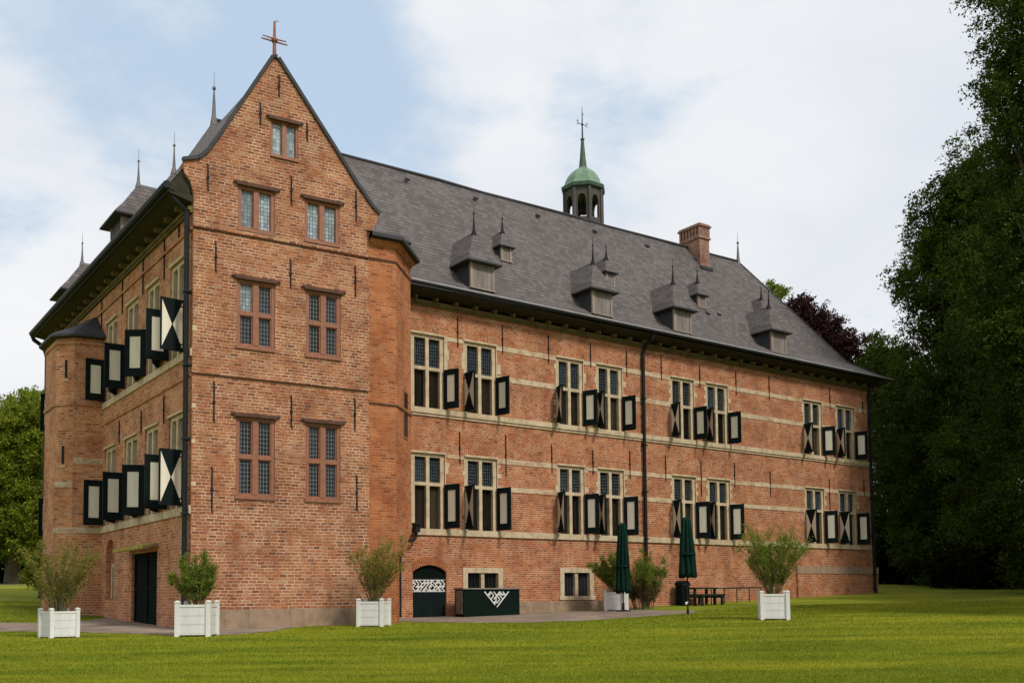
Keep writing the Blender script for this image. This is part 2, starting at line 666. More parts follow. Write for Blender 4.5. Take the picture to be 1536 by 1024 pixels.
def slate():
    mt, n, b = new_mat('slate')
    uv = n.n('ShaderNodeUVMap', uv_map='uv').outputs[0]
    obj = n.n('ShaderNodeTexCoord').outputs['Object']
    nz = n.n('ShaderNodeTexNoise')
    nz.inputs['Scale'].default_value = 1.6
    nz.inputs['Detail'].default_value = 5
    n.l.new(uv, nz.inputs['Vector'])
    sub = n.n('ShaderNodeVectorMath', operation='SUBTRACT')
    n.l.new(nz.outputs['Color'], sub.inputs[0])
    sub.inputs[1].default_value = (0.5, 0.5, 0.5)
    scl = n.n('ShaderNodeVectorMath', operation='SCALE')
    n.l.new(sub.outputs[0], scl.inputs[0])
    scl.inputs['Scale'].default_value = 0.10
    add = n.n('ShaderNodeVectorMath', operation='ADD')
    n.l.new(uv, add.inputs[0])
    n.l.new(scl.outputs[0], add.inputs[1])
    br = n.n('ShaderNodeTexBrick')
    br.offset = 0.5
    n.l.new(add.outputs[0], br.inputs['Vector'])
    br.inputs['Scale'].default_value = 1
    br.inputs['Brick Width'].default_value = 0.26
    br.inputs['Row Height'].default_value = 0.21
    br.inputs['Mortar Size'].default_value = 0.012
    br.inputs['Mortar Smooth'].default_value = 0.5
    br.inputs['Color1'].default_value = (0, 0, 0, 1)
    br.inputs['Color2'].default_value = (1, 1, 1, 1)
    br.inputs['Mortar'].default_value = (0.5, 0.5, 0.5, 1)
    c = n.ramp(br.outputs['Color'], [(0, (0.084, 0.073, 0.069)), (0.5, (0.108, 0.094, 0.089)), (1, (0.140, 0.122, 0.116))])
    c = n.mix(n.math('MULTIPLY', br.outputs['Fac'], 0.4), c, (0.035, 0.031, 0.031, 1))
    sx = n.n('ShaderNodeSeparateXYZ')
    n.l.new(add.outputs[0], sx.inputs[0])
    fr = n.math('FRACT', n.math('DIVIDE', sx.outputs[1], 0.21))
    edge = n.ramp(fr, [(0.0, 1.30), (0.10, 1.22), (0.35, 1.0), (0.74, 0.92), (0.88, 0.52), (1.0, 0.48)])  # painted course shading: bright lower edges, dark under each lap
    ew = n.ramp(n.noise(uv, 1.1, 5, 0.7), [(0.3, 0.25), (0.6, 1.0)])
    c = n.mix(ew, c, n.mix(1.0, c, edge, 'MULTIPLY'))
    big = n.noise(n.mapping(obj, scale=(1, 1, 0.5)), 0.5, 6, 0.6)
    c = n.mix(0.55, c, n.ramp(big, [(0.3, (0.78, 0.77, 0.77)), (0.7, (1.08, 1.06, 1.05))]), 'MULTIPLY')
    st = n.noise(n.mapping(obj, loc=(4, 9, 1)), 2.3, 7, 0.7)
    c = n.mix(n.math('MULTIPLY', n.ramp(st, [(0.6, 0.0), (0.75, 1.0)]), 0.4), c, (0.16, 0.145, 0.12, 1))
    n.l.new(c, b.inputs['Base Color'])
    b.inputs['Roughness'].default_value = 0.68
    b.inputs['Specular IOR Level'].default_value = 0.2
    # each slate tilts: lower edge proud
    hgt = n.math('ADD', n.math('MULTIPLY', n.math('SUBTRACT', 1.0, fr), 0.8), n.math('MULTIPLY', br.outputs['Color'], 0.5))
    hgt = n.math('ADD', hgt, n.math('MULTIPLY', n.noise(uv, 12, 4, 0.6), 0.6))
    bp = n.n('ShaderNodeBump')
    bp.inputs['Strength'].default_value = 0.75
    bp.inputs['Distance'].default_value = 0.035
    n.l.new(hgt, bp.inputs['Height'])
    n.l.new(bp.outputs[0], b.inputs['Normal'])
    return mt


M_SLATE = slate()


def leaded(name, base, lead, gx, gz_, rough, spec, lw=0.008):
    """small leaded panes: slightly tilted glass squares in a dark lattice"""
    mt, n, b = new_mat(name)
    uv = n.n('ShaderNodeUVMap', uv_map='uv').outputs[0]
    br = n.n('ShaderNodeTexBrick')
    br.offset = 0.0
    br.squash = 1.0
    n.l.new(uv, br.inputs['Vector'])
    br.inputs['Scale'].default_value = 1
    br.inputs['Brick Width'].default_value = gx
    br.inputs['Row Height'].default_value = gz_
    br.inputs['Mortar Size'].default_value = lw
    br.inputs['Mortar Smooth'].default_value = 0.2
    br.inputs['Color1'].default_value = (0, 0, 0, 1)
    br.inputs['Color2'].default_value = (1, 1, 1, 1)
    br.inputs['Mortar'].default_value = (0.5, 0.5, 0.5, 1)
    oi = n.n('ShaderNodeObjectInfo')
    g = n.mix(br.outputs['Color'], tup(tuple(x * 0.6 for x in base)), tup(tuple(x * 1.5 for x in base)))
    g = n.mix(1.0, g, n.ramp(oi.outputs['Random'], [(0.0, 0.45), (0.7, 1.1), (1.0, 1.9)]), 'MULTIPLY')
    c = n.mix(br.outputs['Fac'], g, tup(lead))
    n.l.new(c, b.inputs['Base Color'])
    ro = n.math('ADD', n.math('MULTIPLY', br.outputs['Fac'], 0.5), rough)
    n.l.new(ro, b.inputs['Roughness'])
    b.inputs['Specular IOR Level'].default_value = spec
    bp = n.n('ShaderNodeBump')
    bp.inputs['Strength'].default_value = 0.5
    bp.inputs['Distance'].default_value = 0.02
    hh = n.math('ADD', n.math('MULTIPLY', br.outputs['Fac'], 0.4), n.math('MULTIPLY', n.noise(uv, 4.0, 3, 0.5), 0.9))
    n.l.new(hh, bp.inputs['Height'])
    n.l.new(bp.outputs[0], b.inputs['Normal'])
    return mt


M_LEADED = leaded('leaded_glass', (0.009, 0.012, 0.014), (0.17, 0.18, 0.18), 0.095, 0.125, 0.10, 0.3, 0.0075)
M_LEADSKY = leaded('leaded_glass_painted_sky', (0.24, 0.30, 0.32), (0.035, 0.035, 0.035), 0.10, 0.115, 0.06, 0.9, 0.010)  # sky reflection painted in as a pale blue-grey base colour
M_LEADTOP = leaded('leaded_glass_painted_sky_top', (0.30, 0.37, 0.40), (0.12, 0.13, 0.13), 0.10, 0.115, 0.06, 1.0, 0.007)  # brighter painted sky reflection for the topmost window
M_LEADL = leaded('leaded_glass_long', (0.010, 0.015, 0.021), (0.085, 0.095, 0.10), 0.10, 0.13, 0.10, 0.3, 0.007)


def curtain():
    mt, n, b = new_mat('dark_curtained_glass')
    co = n.n('ShaderNodeTexCoord').outputs['Object']
    f = n.noise(n.mapping(co, scale=(1, 1, 0.03)), 13, 3, 0.5)
    c = n.ramp(f, [(0.3, (0.010, 0.008, 0.006)), (0.62, (0.030, 0.023, 0.014)), (0.85, (0.055, 0.043, 0.028))])
    oi = n.n('ShaderNodeObjectInfo')
    c = n.mix(1.0, c, n.ramp(oi.outputs['Random'], [(0.0, 0.3), (0.6, 1.0), (1.0, 2.2)]), 'MULTIPLY')
    n.l.new(c, b.inputs['Base Color'])
    b.inputs['Roughness'].default_value = 0.16
    b.inputs['Specular IOR Level'].default_value = 0.3
    return mt


M_CURT = curtain()
M_BLACKGLASS = simple('dark_basement_glass', (0.006, 0.007, 0.008), 0.25, 0.3, 3, spec=0.15)
M_BLIND = simple('basement_blind', (0.02, 0.02, 0.026), 0.4, 0.3, 3)


def leaf_mat(name, c1, c2, trans=0.3, rough=0.6):
    mt, n, b = new_mat(name)
    ge = n.n('ShaderNodeNewGeometry')
    co = n.n('ShaderNodeTexCoord').outputs['Object']
    cl = n.noise(co, 0.45, 4, 0.6)
    f = n.math('ADD', n.math('MULTIPLY', ge.outputs['Random Per Island'], 0.55), n.math('MULTIPLY', cl, 0.6))
    c = n.ramp(f, [(0.2, c1), (0.85, c2)])
    n.l.new(c, b.inputs['Base Color'])
    b.inputs['Roughness'].default_value = rough
    b.inputs['Specular IOR Level'].default_value = 0.07
    tr = n.n('ShaderNodeBsdfTranslucent')
    n.l.new(n.mix(1.0, c, (1.1, 1.25, 0.5, 1), 'MULTIPLY'), tr.inputs[0])
    mx = n.n('ShaderNodeMixShader')
    mx.inputs[0].default_value = trans
    n.l.new(b.outputs[0], mx.inputs[1])
    n.l.new(tr.outputs[0], mx.inputs[2])
    n.l.new(mx.outputs[0], mt.node_tree.nodes['Material Output'].inputs[0])
    return mt


M_LEAF_DARK = leaf_mat('leaf_dark', (0.012, 0.025, 0.003), (0.072, 0.102, 0.011), 0.30)
M_LEAF_SHADE = leaf_mat('leaf_shade', (0.006, 0.011, 0.003), (0.014, 0.022, 0.006), 0.10)  # leaf colour darkened to stand for deep shade low under the trees
M_LEAF_MID = leaf_mat('leaf_mid', (0.050, 0.080, 0.010), (0.27, 0.30, 0.035), 0.45)
M_LEAF_LIGHT = leaf_mat('leaf_light', (0.09, 0.125, 0.016), (0.24, 0.28, 0.045), 0.4)
M_LEAF_BEECH = leaf_mat('leaf_copper', (0.020, 0.008, 0.009), (0.062, 0.024, 0.024), 0.2)
M_LEAF_SHRUB = leaf_mat('leaf_shrub', (0.13, 0.13, 0.022), (0.33, 0.28, 0.07), 0.4)
M_LEAF_FRESH = leaf_mat('leaf_fresh', (0.085, 0.13, 0.016), (0.25, 0.29, 0.05), 0.4)
M_LEAF_DRY = leaf_mat('leaf_dry', (0.07, 0.05, 0.022), (0.16, 0.12, 0.05), 0.3)


def grass_ground():
    mt, n, b = new_mat('lawn')
    co = n.n('ShaderNodeTexCoord').outputs['Object']
    f = n.noise(n.mapping(co, scale=(0.35, 1, 1)), 0.8, 6, 0.62)
    c = n.ramp(f, [(0.3, (0.100, 0.135, 0.011)), (0.5, (0.175, 0.212, 0.016)), (0.72, (0.26, 0.275, 0.022))])
    fine = n.noise(co, 30, 5, 0.7)
    c = n.mix(0.45, c, n.ramp(fine, [(0.3, (0.6, 0.6, 0.55)), (0.7, (1.2, 1.2, 1.15))]), 'MULTIPLY')
    yel = n.noise(n.mapping(co, loc=(3, 5, 0), scale=(0.22, 1, 1)), 0.45, 7, 0.7)
    c = n.mix(n.ramp(yel, [(0.46, 0.0), (0.68, 0.75)]), c, (0.36, 0.34, 0.030, 1))
    n.l.new(c, b.inputs['Base Color'])
    b.inputs['Roughness'].default_value = 0.95
    b.inputs['Specular IOR Level'].default_value = 0.1
    bp = n.n('ShaderNodeBump')
    bp.inputs['Strength'].default_value = 0.8
    bp.inputs['Distance'].default_value = 0.05
    n.l.new(n.noise(co, 22, 5, 0.7), bp.inputs['Height'])
    n.l.new(bp.outputs[0], b.inputs['Normal'])
    return mt


M_LAWN = grass_ground()


def blade_mat():
    mt, n, b = new_mat('grass_blade')
    ge = n.n('ShaderNodeNewGeometry')
    co = n.n('ShaderNodeTexCoord').outputs['Object']
    cl = n.noise(n.mapping(co, scale=(0.35, 1, 1)), 0.8, 6, 0.62)
    f = n.math('ADD', n.math('MULTIPLY', ge.outputs['Random Per Island'], 0.22), n.math('MULTIPLY', cl, 1.0))
    c = n.ramp(f, [(0.35, (0.105, 0.15, 0.011)), (0.62, (0.20, 0.242, 0.016)), (0.9, (0.30, 0.315, 0.024))])
    yel = n.noise(n.mapping(co, loc=(3, 5, 0), scale=(0.22, 1, 1)), 0.45, 7, 0.7)
    c = n.mix(n.ramp(yel, [(0.46, 0.0), (0.68, 0.75)]), c, (0.41, 0.385, 0.032, 1))
    n.l.new(c, b.inputs['Base Color'])
    b.inputs['Roughness'].default_value = 0.8
    b.inputs['Specular IOR Level'].default_value = 0.15
    tr = n.n('ShaderNodeBsdfTranslucent')
    n.l.new(c, tr.inputs[0])
    mx = n.n('ShaderNodeMixShader')
    mx.inputs[0].default_value = 0.3
    n.l.new(b.outputs[0], mx.inputs[1])
    n.l.new(tr.outputs[0], mx.inputs[2])
    n.l.new(mx.outputs[0], mt.node_tree.nodes['Material Output'].inputs[0])
    return mt


M_BLADE = blade_mat()


def gravel():
    mt, n, b = new_mat('gravel')
    co = n.n('ShaderNodeTexCoord').outputs['Object']
    f = n.noise(co, 1.2, 6, 0.65)
    c = n.ramp(f, [(0.3, (0.17, 0.125, 0.095)), (0.5, (0.27, 0.21, 0.165)), (0.72, (0.40, 0.32, 0.25))])
    vo = n.n('ShaderNodeTexVoronoi')
    vo.inputs['Scale'].default_value = 28
    n.l.new(co, vo.inputs['Vector'])
    c = n.mix(0.5, c, n.mix(0.75, vo.outputs['Color'], (0.8, 0.8, 0.8, 1)), 'MULTIPLY')
    n.l.new(c, b.inputs['Base Color'])
    b.inputs['Roughness'].default_value = 0.95
    b.inputs['Specular IOR Level'].default_value = 0.1
    bp = n.n('ShaderNodeBump')
    bp.inputs['Strength'].default_value = 1.0
    bp.inputs['Distance'].default_value = 0.02
    n.l.new(vo.outputs['Distance'], bp.inputs['Height'])
    n.l.new(bp.outputs[0], b.inputs['Normal'])
    return mt


M_GRAVEL = gravel()

# ------------------------------------------------------------------ ground
def grid_obj(name, xs, ys, mat, dz=0.0):
    X, Y = np.meshgrid(xs, ys)
    Z = ground_z(X.ravel(), Y.ravel()) + dz
    V = np.c_[X.ravel(), Y.ravel(), Z]
    nx, ny = len(xs), len(ys)
    i = np.arange((nx - 1) * (ny - 1))
    r, c = i // (nx - 1), i % (nx - 1)
    a = r * nx + c
    Fq = np.c_[a, a + 1, a + nx + 1, a + nx]
    me = bpy.data.meshes.new(name)
    me.from_pydata(V.tolist(), [], Fq.tolist())
    me.materials.append(mat)
    me.polygons.foreach_set('use_smooth', [True] * len(me.polygons))
    me.update()
    return link(name, me)


xs = np.unique(np.r_[np.linspace(-900, -70, 12), np.arange(-70, 70.1, 1.0), np.linspace(70, 900, 12)])
ys = np.unique(np.r_[np.linspace(-200, -8, 6), np.arange(-8, 80.1, 1.0), np.arange(80, 151, 4), np.linspace(150, 1500, 12)])
ground = grid_obj('ground', xs, ys, M_LAWN)
tag(ground, 'green lawn rising gently towards the castle and the trees', 'lawn', kind='structure')


def sheet(name, loop, mat, dz, label, cat, step=0.35):
    """a patch of ground with a free outline, following the ground"""
    loop = np.array(loop, float)
    x0, y0 = loop.min(0)
    x1, y1 = loop.max(0)
    gx = np.arange(x0, x1 + step, step)
    gy = np.arange(y0, y1 + step, step)

    def inside(px, py):
        c = np.zeros(px.shape, bool)
        j = len(loop) - 1
        for i in range(len(loop)):
            xi, yi = loop[i]
            xj, yj = loop[j]
            k = ((yi > py) != (yj > py)) & (px < (xj - xi) * (py - yi) / (yj - yi + 1e-12) + xi)
            c ^= k
            j = i
        return c
    X, Y = np.meshgrid(gx, gy)
    ins = inside(X + 0.0, Y + 0.0)
    idx = -np.ones(X.shape, int)
    jx = X + rng.uniform(-0.3, 0.3, X.shape) * step
    jy = Y + rng.uniform(-0.3, 0.3, X.shape) * step
    keep = ins
    idx[keep] = np.arange(keep.sum())
    V = np.c_[jx[keep], jy[keep], ground_z(jx[keep], jy[keep]) + dz]
    Fq = []
    for r in range(len(gy) - 1):
        for c in range(len(gx) - 1):
            q = [idx[r, c], idx[r, c + 1], idx[r + 1, c + 1], idx[r + 1, c]]
            q = [k for k in q if k >= 0]
            if len(q) >= 3:
                Fq.append(q)
    me = bpy.data.meshes.new(name)
    me.from_pydata(V.tolist(), [], Fq)
    me.materials.append(mat)
    me.update()
    o = link(name, me)
    tag(o, label, cat, kind='structure')
    return o, inside


def wp(fr, x, y):
    p = fr.pt(x, y, 0)
    return (p.x, p.y)


def ground_hit(px, py_):
    """where the sight line of a photo pixel meets the ground"""
    r_ = cam_ray(px, py_)
    ts = np.linspace(8, 70, 1200)
    z = EYE + r_[2] / r_[1] * ts
    g = ground_z(r_[0] / r_[1] * ts, ts)
    k = np.argmax(z <= g)
    t = ts[k]
    return (r_[0] / r_[1] * t, t)


path_loop = [ground_hit(*q) for q in ((130, 931), (60, 933.5), (0, 933.5), (-60, 933))] + [ground_hit(*q) for q in
             ((-60, 946), (0, 947), (56, 948), (122, 949), (200, 951), (262, 954), (331, 953.5), (390, 950), (430, 944.5), (452, 941))] + [
             wp(FG, 3.2, -0.25), wp(FG, 4.6, -0.2), wp(FG, 5.6, -0.35)] + [ground_hit(*q) for q in
             ((592, 931.5), (620, 933), (700, 934), (790, 934), (868, 931.5), (940, 927), (1000, 922.5), (1062, 918.5), (1040, 915.5), (980, 914.8))] + [
             wp(FL, 10.8, -1.3), wp(FL, 10, -0.55), wp(FL, 8, -0.4), wp(FL, 6, -0.3), wp(FL, 3, 0.2), wp(FL, -3, 0.2), wp(FG, 5, 0.3), wp(FG, 0.3, 0.3), wp(FF, -9.5, 0.3)]
path, path_in = sheet('path', path_loop, M_GRAVEL, 0.012, 'brown gravel path along the foot of the brick castle', 'path')
drive_loop = [(-60, 54.5), (-36, 55.8), (-27, 56.6), (-26.5, 58.6), (-36, 59), (-60, 58.2)]
drive, _ = sheet('path', drive_loop, M_GRAVEL, 0.014, 'pale gravel drive at far left behind the lawn', 'path', 0.6)

# ------------------------------------------------------------------ castle
R0 = FL.pt(0, 0, -0.78)
castle = link('castle', None, None, R0, 0.0)
tag(castle, 'large red brick castle with a grey slate roof, hourglass shutters and green bell turret', 'castle')
ZB = -1.6     # walls go below the ground


def rect(x0, x1, z0, z1):
    return [(x0, z0), (x1, z0), (x1, z1), (x0, z1)]


def arch(x0, x1, z0, zs, zt, n=10):
    """rectangle with a segmental arch on top"""
    pts = [(x0, z0), (x1, z0)]
    for k in range(n + 1):
        t = k / n
        x = x1 + (x0 - x1) * t
        s = 2 * t - 1
        pts.append((x, zs + (zt - zs) * math.sqrt(max(0, 1 - s * s)) if zt - zs > 0.6 * (x1 - x0) / 2 else zs + (zt - zs) * (1 - s * s)))
    return pts


def fbuild(mb, name, mats, fr, parent=castle, x=0, y=0, smooth=False, uvrot=False):
    """build a mesh written in wall-frame coordinates (eye-relative z)"""
    return mb.build(name, mats, parent, fr.pt(x, y, 0), fr.a, smooth, uvrot)


def fboxes(name, mat, fr, boxes, parent=castle):
    """one part per box"""
    for bb in boxes:
        q_ = MB()
        q_.box(*bb)
        fbuild(q_, name, mat, fr, parent)


# ---- long facade
LW = [(0.02, 1.50), (2.43, 3.97), (7.08, 8.55), (9.32, 10.82), (13.84, 15.37), (16.20, 17.73), (23.50, 25.05), (26.32, 27.90)]
UPZ, LOZ = (7.24, 10.08, 8.78), (2.62, 5.50, 4.33)     # sill, head, transom
LEN_L = 29.38
EAVE_L = 11.42
holes = []
for x0, x1 in LW:
    for z0, z1, zt in (UPZ, LOZ):
        holes.append(rect(x0, x1, z0, z1))
holes.append(arch(0.06, 1.55, -1.55, 1.00, 1.24))
holes.append(rect(2.30, 4.20, 0.02, 1.16))
holes.append(rect(7.14, 8.98, 0.02, 1.20))
mb = MB()
mb.wall([(-2.4, ZB), (LEN_L, ZB), (LEN_L, EAVE_L), (-2.4, EAVE_L)], holes)
# end wall and rear walls
mb.poly([(LEN_L, 0, ZB), (LEN_L, 11.0, ZB), (LEN_L, 11.0, EAVE_L), (LEN_L, 0, EAVE_L)])
mb.poly([(LEN_L, 11.0, ZB), (-2.4, 11.0, ZB), (-2.4, 11.0, EAVE_L), (LEN_L, 11.0, EAVE_L)])
fbuild(mb, 'wall', M_LONG, FL)
# weathered plinth on the right and rendered plinth near the path
mb = MB()
mb.box(22.6, LEN_L + 0.16, -0.10, -0.003, ZB, 1.047)
mb.box(LEN_L + 0.003, LEN_L + 0.16, -0.003, 1.0, ZB, 1.047)
pl = fbuild(mb, 'plinth', M_LONG, FL)
mb = MB()
mb.box(22.55, LEN_L + 0.20, -0.125, -0.003, 1.05, 1.43)
fbuild(mb, 'plinth_coping', M_PLINTH, FL)
mb = MB()
mb.box(4.55, 10.4, -0.10, -0.003, ZB, -0.18)
fbuild(mb, 'rendered_plinth', M_PLINTH, FL)
# stone bands
SEG = [(1.52, 2.41), (3.99, 7.06), (8.57, 9.30), (10.84, 13.82), (15.39, 16.18), (17.75, 23.48), (25.07, 26.30), (27.92, LEN_L)]
bb = [(-0.6, LEN_L + 0.02, -0.10, -0.002, 7.03, 7.235), (-0.6, LEN_L + 0.02, -0.055, -0.002, 6.93, 7.028), (-0.6, LEN_L + 0.02, -0.07, -0.002, 2.38, 2.615)]
for i, (a, b) in enumerate(SEG):
    if b - a > 1.2:
        for z0, z1 in ((9.92, 10.13), (8.68, 8.90), (5.34, 5.55), (4.22, 4.42)):
            bb.append((a, b, -0.020, -0.002, z0, z1))
    else:
        for z0, z1 in ((9.96, 10.12), (5.38, 5.52)):
            bb.append((a, b, -0.019, -0.002, z0, z1))
fboxes('stone_band', M_STONE, FL, bb[:3])
fboxes('stone_band', M_BAND, FL, bb[3:])


# ---- cross windows of the long facade (shared meshes, in window coordinates: x from left jamb, y inward, z from sill)
def shutter_mesh(wd, ht, side):
    """hinge at x=0; side=+1 extends to +x (left leaf), -1 to -x; outer face at -y carries the hourglass"""
    mb = MB()
    s = side

    def X(a):
        return a * s

    def bx(a, b, y0, y1, z0, z1, mi):
        mb.box(min(X(a), X(b)), max(X(a), X(b)), y0, y1, z0, z1, mi)
    bx(0, wd, -0.045, 0.0, 0, ht, 0)
    # inner face: raised stiles, cream panel
    e = 0.155
    bx(0.0, e, 0.001, 0.030, 0, ht, 0)
    bx(wd - e, wd, 0.001, 0.030, 0, ht, 0)
    bx(e, wd - e, 0.001, 0.030, 0, 0.26, 0)
    bx(e, wd - e, 0.001, 0.030, ht - 0.22, ht, 0)
    bx(e + 0.002, wd - e - 0.002, 0.001, 0.015, 0.262, ht - 0.222, 1)
    # outer face: two cream triangles
    b = 0.03
    for tri in ([(b, b * 2.6), (b, ht - b * 2.6), (wd / 2 - 0.012, ht / 2)], [(wd - b, ht - b * 2.6), (wd - b, b * 2.6), (wd / 2 + 0.012, ht / 2)]):
        t = [(X(x), z) for x, z in tri]
        a = sum(t[i][0] * t[(i + 1) % 3][1] - t[(i + 1) % 3][0] * t[i][1] for i in range(3))
        if a < 0:
            t.reverse()
        mb.prism_y(t, -0.051, -0.0455, 1)
    # hinge straps
    for z in (0.2, ht - 0.2):
        bx(0.0, wd * 0.45, -0.058, -0.0525, z - 0.02, z + 0.02, 0)
    o = mb.build('shutter', [M_DARK, M_CREAM])
    me = o.data
    bpy.data.objects.remove(o)
    return me


def keep(mb, name, mats, **k):
    o = mb.build(name, mats, **k)
    me = o.data
    bpy.data.objects.remove(o)
    return me


WCACHE = {}


def cross_window(fr, x0, x1, z0, z1, zt, angs, kind='L', quoin=True):
    """stone cross window: frame, four panes and two shutters on the lower lights"""
    wd = round((x1 - x0), 2)
    ht = round(z1 - z0, 2)
    zt = round(zt - z0, 2)
    key = (wd, ht, zt, kind, quoin)
    J, MU = (0.17, 0.15)
    if key not in WCACHE:
        mb = MB()
        y0, y1 = 0.045, 0.26
        mb.box(0.001, J, y0, y1, 0.001, ht - 0.001)
        mb.box(wd - J, wd - 0.001, y0, y1, 0.001, ht - 0.001)
        mb.box(J, wd - J, y0, y1, ht - 0.13, ht - 0.001)
        mb.box(wd / 2 - MU / 2, wd / 2 + MU / 2, y0 - 0.01, y1, 0.001, ht - 0.13)
        for a, b in ((J, wd / 2 - MU / 2), (wd / 2 + MU / 2, wd - J)):
            mb.box(a, b, y0 - 0.008, y1, zt - 0.065, zt + 0.065)
        # head drip and jagged quoin stones
        mb.box(-0.03, wd + 0.03, -0.05, -0.003, ht, ht + 0.07)
        if quoin:
            r = random.Random(int(wd * 1000 + ht * 77))
            z = 0.02
            while z < ht - 0.12:
                h = r.uniform(0.16, 0.26)
                z2 = min(z + h, ht - 0.01)
                mb.box(wd + 0.002, wd + r.choice((0.05, 0.16, 0.22, 0.05)), -0.012, -0.002, z, z2)
                mb.box(-r.choice((0.03, 0.04, 0.12, 0.03)), -0.002, -0.012, -0.002, z, z2)
                z = z2
        fm = keep(mb, 'stone_frame', M_STONE)
        gl = []
        for a, b in ((J, wd / 2 - MU / 2), (wd / 2 + MU / 2, wd - J)):
            for c, d, mt, yy in ((0.0, zt - 0.065, M_CURT, 0.20), (zt + 0.065, ht - 0.13, M_LEADL, 0.17)):
                q = MB()
                q.box(a - 0.01, b + 0.01, yy, yy + 0.03, c, d + 0.01, 0)
                gl.append(keep(q, 'pane', mt))
        sw = 0.66
        WCACHE[key] = (fm, gl, shutter_mesh(sw, zt - 0.02, 1), shutter_mesh(sw, zt - 0.02, -1))
    fm, gl, sl, sr = WCACHE[key]
    w_ = link('window', fm, castle, fr.pt(x0, 0, z0), fr.a)
    w_.data = fm
    for g in gl:
        local('pane', g, w_)
    if angs[0] is not None:
        local('shutter', sl, w_, (0.02, -0.03, 0.03), -R(angs[0]))
    if angs[1] is not None:
        local('shutter', sr, w_, (wd - 0.02, -0.03, 0.03), R(angs[1]))
    return w_


rw = random.Random(3)
for i, (x0, x1) in enumerate(LW):
    for z0, z1, zt in (UPZ, LOZ):
        la = 94 + rw.uniform(-12, 16)
        ra = 112 + rw.uniform(-9, 10)
        if i == 0:
            la = None
        if i % 2 == 1:
            la = 97 + rw.uniform(-9, 16)
        cross_window(FL, x0, x1, z0, z1, zt, (la, ra))
        # soldier course of upright bricks over the head
        q = MB()
        q.box(x0 - 0.10, x1 + 0.10, -0.006, -0.0025, z1 + 0.075, z1 + 0.30)
        fbuild(q, 'brick_lintel', M_LONG, FL, uvrot=True)

# ---- basement windows
for x0, x1, z0, z1, mt in ((2.30, 4.20, 0.02, 1.16, M_BLACKGLASS), (7.14, 8.98, 0.02, 1.20, M_BLIND)):
    mb = MB()
    wd, ht = x1 - x0, z1 - z0
    mb.box(0, 0.22, -0.03, 0.25, 0, ht)
    mb.box(wd - 0.22, wd, -0.03, 0.25, 0, ht)
    mb.box(0.22, wd - 0.22, -0.03, 0.25, ht - 0.2, ht)
    mb.box(-0.06, wd + 0.06, -0.06, 0.25, -0.16, -0.001)
    mb.box(wd / 2 - 0.08, wd / 2 + 0.08, 0.02, 0.25, 0, ht - 0.2)
    w_ = mb.build('basement_window', M_STONE, castle, FL.pt(x0, 0, z0), FL.a)
    for a, b in ((0.22, wd / 2 - 0.08), (wd / 2 + 0.08, wd - 0.22)):
        q = MB()
        q.box(a, b, 0.16, 0.19, 0, ht - 0.2)
        local('pane', keep(q, 'pane', mt), w_)
        q = MB()
        for k in range(4):
            xx = a + (b - a) * (k + 0.5) / 4
            q.box(xx - 0.012, xx + 0.012, 0.125, 0.15, 0, ht - 0.2)
        local('bar', keep(q, 'bar', M_IRON), w_)

# ---- arched door with its white band
def maze(x0, x1, z0, z1, cell, inside=lambda x, z: True, seed=1):
    """angular white strokes woven like a calligraphic pattern, as thin raised bars in the x-z plane"""
    r = random.Random(seed)
    mb = MB()
    nx, nz = int(round((x1 - x0) / cell)), max(1, int(round((z1 - z0) / cell)))
    cxw, czw = (x1 - x0) / nx, (z1 - z0) / nz
    t = cell * 0.135
    k = 0
    for i in range(nx):
        for j in range(nz):
            a = (x0 + i * cxw, z0 + j * czw)
            flip = ((i // 2 + j) % 2 == 0) if r.random() < 0.75 else r.random() < 0.5
            for off in (0.0, 0.5):
                if off and r.random() < 0.35:
                    continue
                p = (a[0] + off * cxw, a[1])
                q = (a[0] + cxw, a[1] + czw * (1 - off))
                if flip:
                    p, q = (a[0] + cxw * (1 - off), a[1]), (a[0], a[1] + czw * (1 - off))
                if not (inside(*p) and inside(*q)):
                    continue
                d = Vector((q[0] - p[0], q[1] - p[1]))
                if d.length < 1e-4:
                    continue
                n_ = Vector((-d.y, d.x)).normalized() * t
                yy = -0.006 - 0.0004 * (k % 7)
                k += 1
                pts = [(p[0] + n_.x, p[1] + n_.y), (p[0] - n_.x, p[1] - n_.y), (q[0] - n_.x, q[1] - n_.y), (q[0] + n_.x, q[1] + n_.y)]
                ar = sum(pts[m_][0] * pts[(m_ + 1) % 4][1] - pts[(m_ + 1) % 4][0] * pts[m_][1] for m_ in range(4))
                if ar < 0:
                    pts.reverse()
                mb.prism_y(pts, yy, -0.001)
    return mb


mb = MB()
dx0, dx1 = 0.08, 1.53
mb.prism_y(arch(dx0 - 0.02, dx1 + 0.02, -0.80, 1.00, 1.24), 0.10, 0.16)
door = fbuild(mb, 'arched_door', M_DOORP, FL)
mb = MB()
mb.box(dx0 + 0.02, dx1 - 0.02, 0.075, 0.098, -0.76, 0.22)
mb.box(dx0 + 0.02, dx1 - 0.02, 0.075, 0.098, 0.70, 0.76)
fbuild(mb, 'door_panel', M_DARK, FL, door)
mz = maze(dx0 + 0.01, dx1 - 0.01, 0.25, 0.67, 0.145, seed=4)
mz.box(dx0, dx1, 0.0, 0.004, 0.23, 0.255)
mz.box(dx0, dx1, 0.0, 0.004, 0.665, 0.69)
fbuild(mz, 'white_lettering', M_LOGO, FL, door, y=0.085)
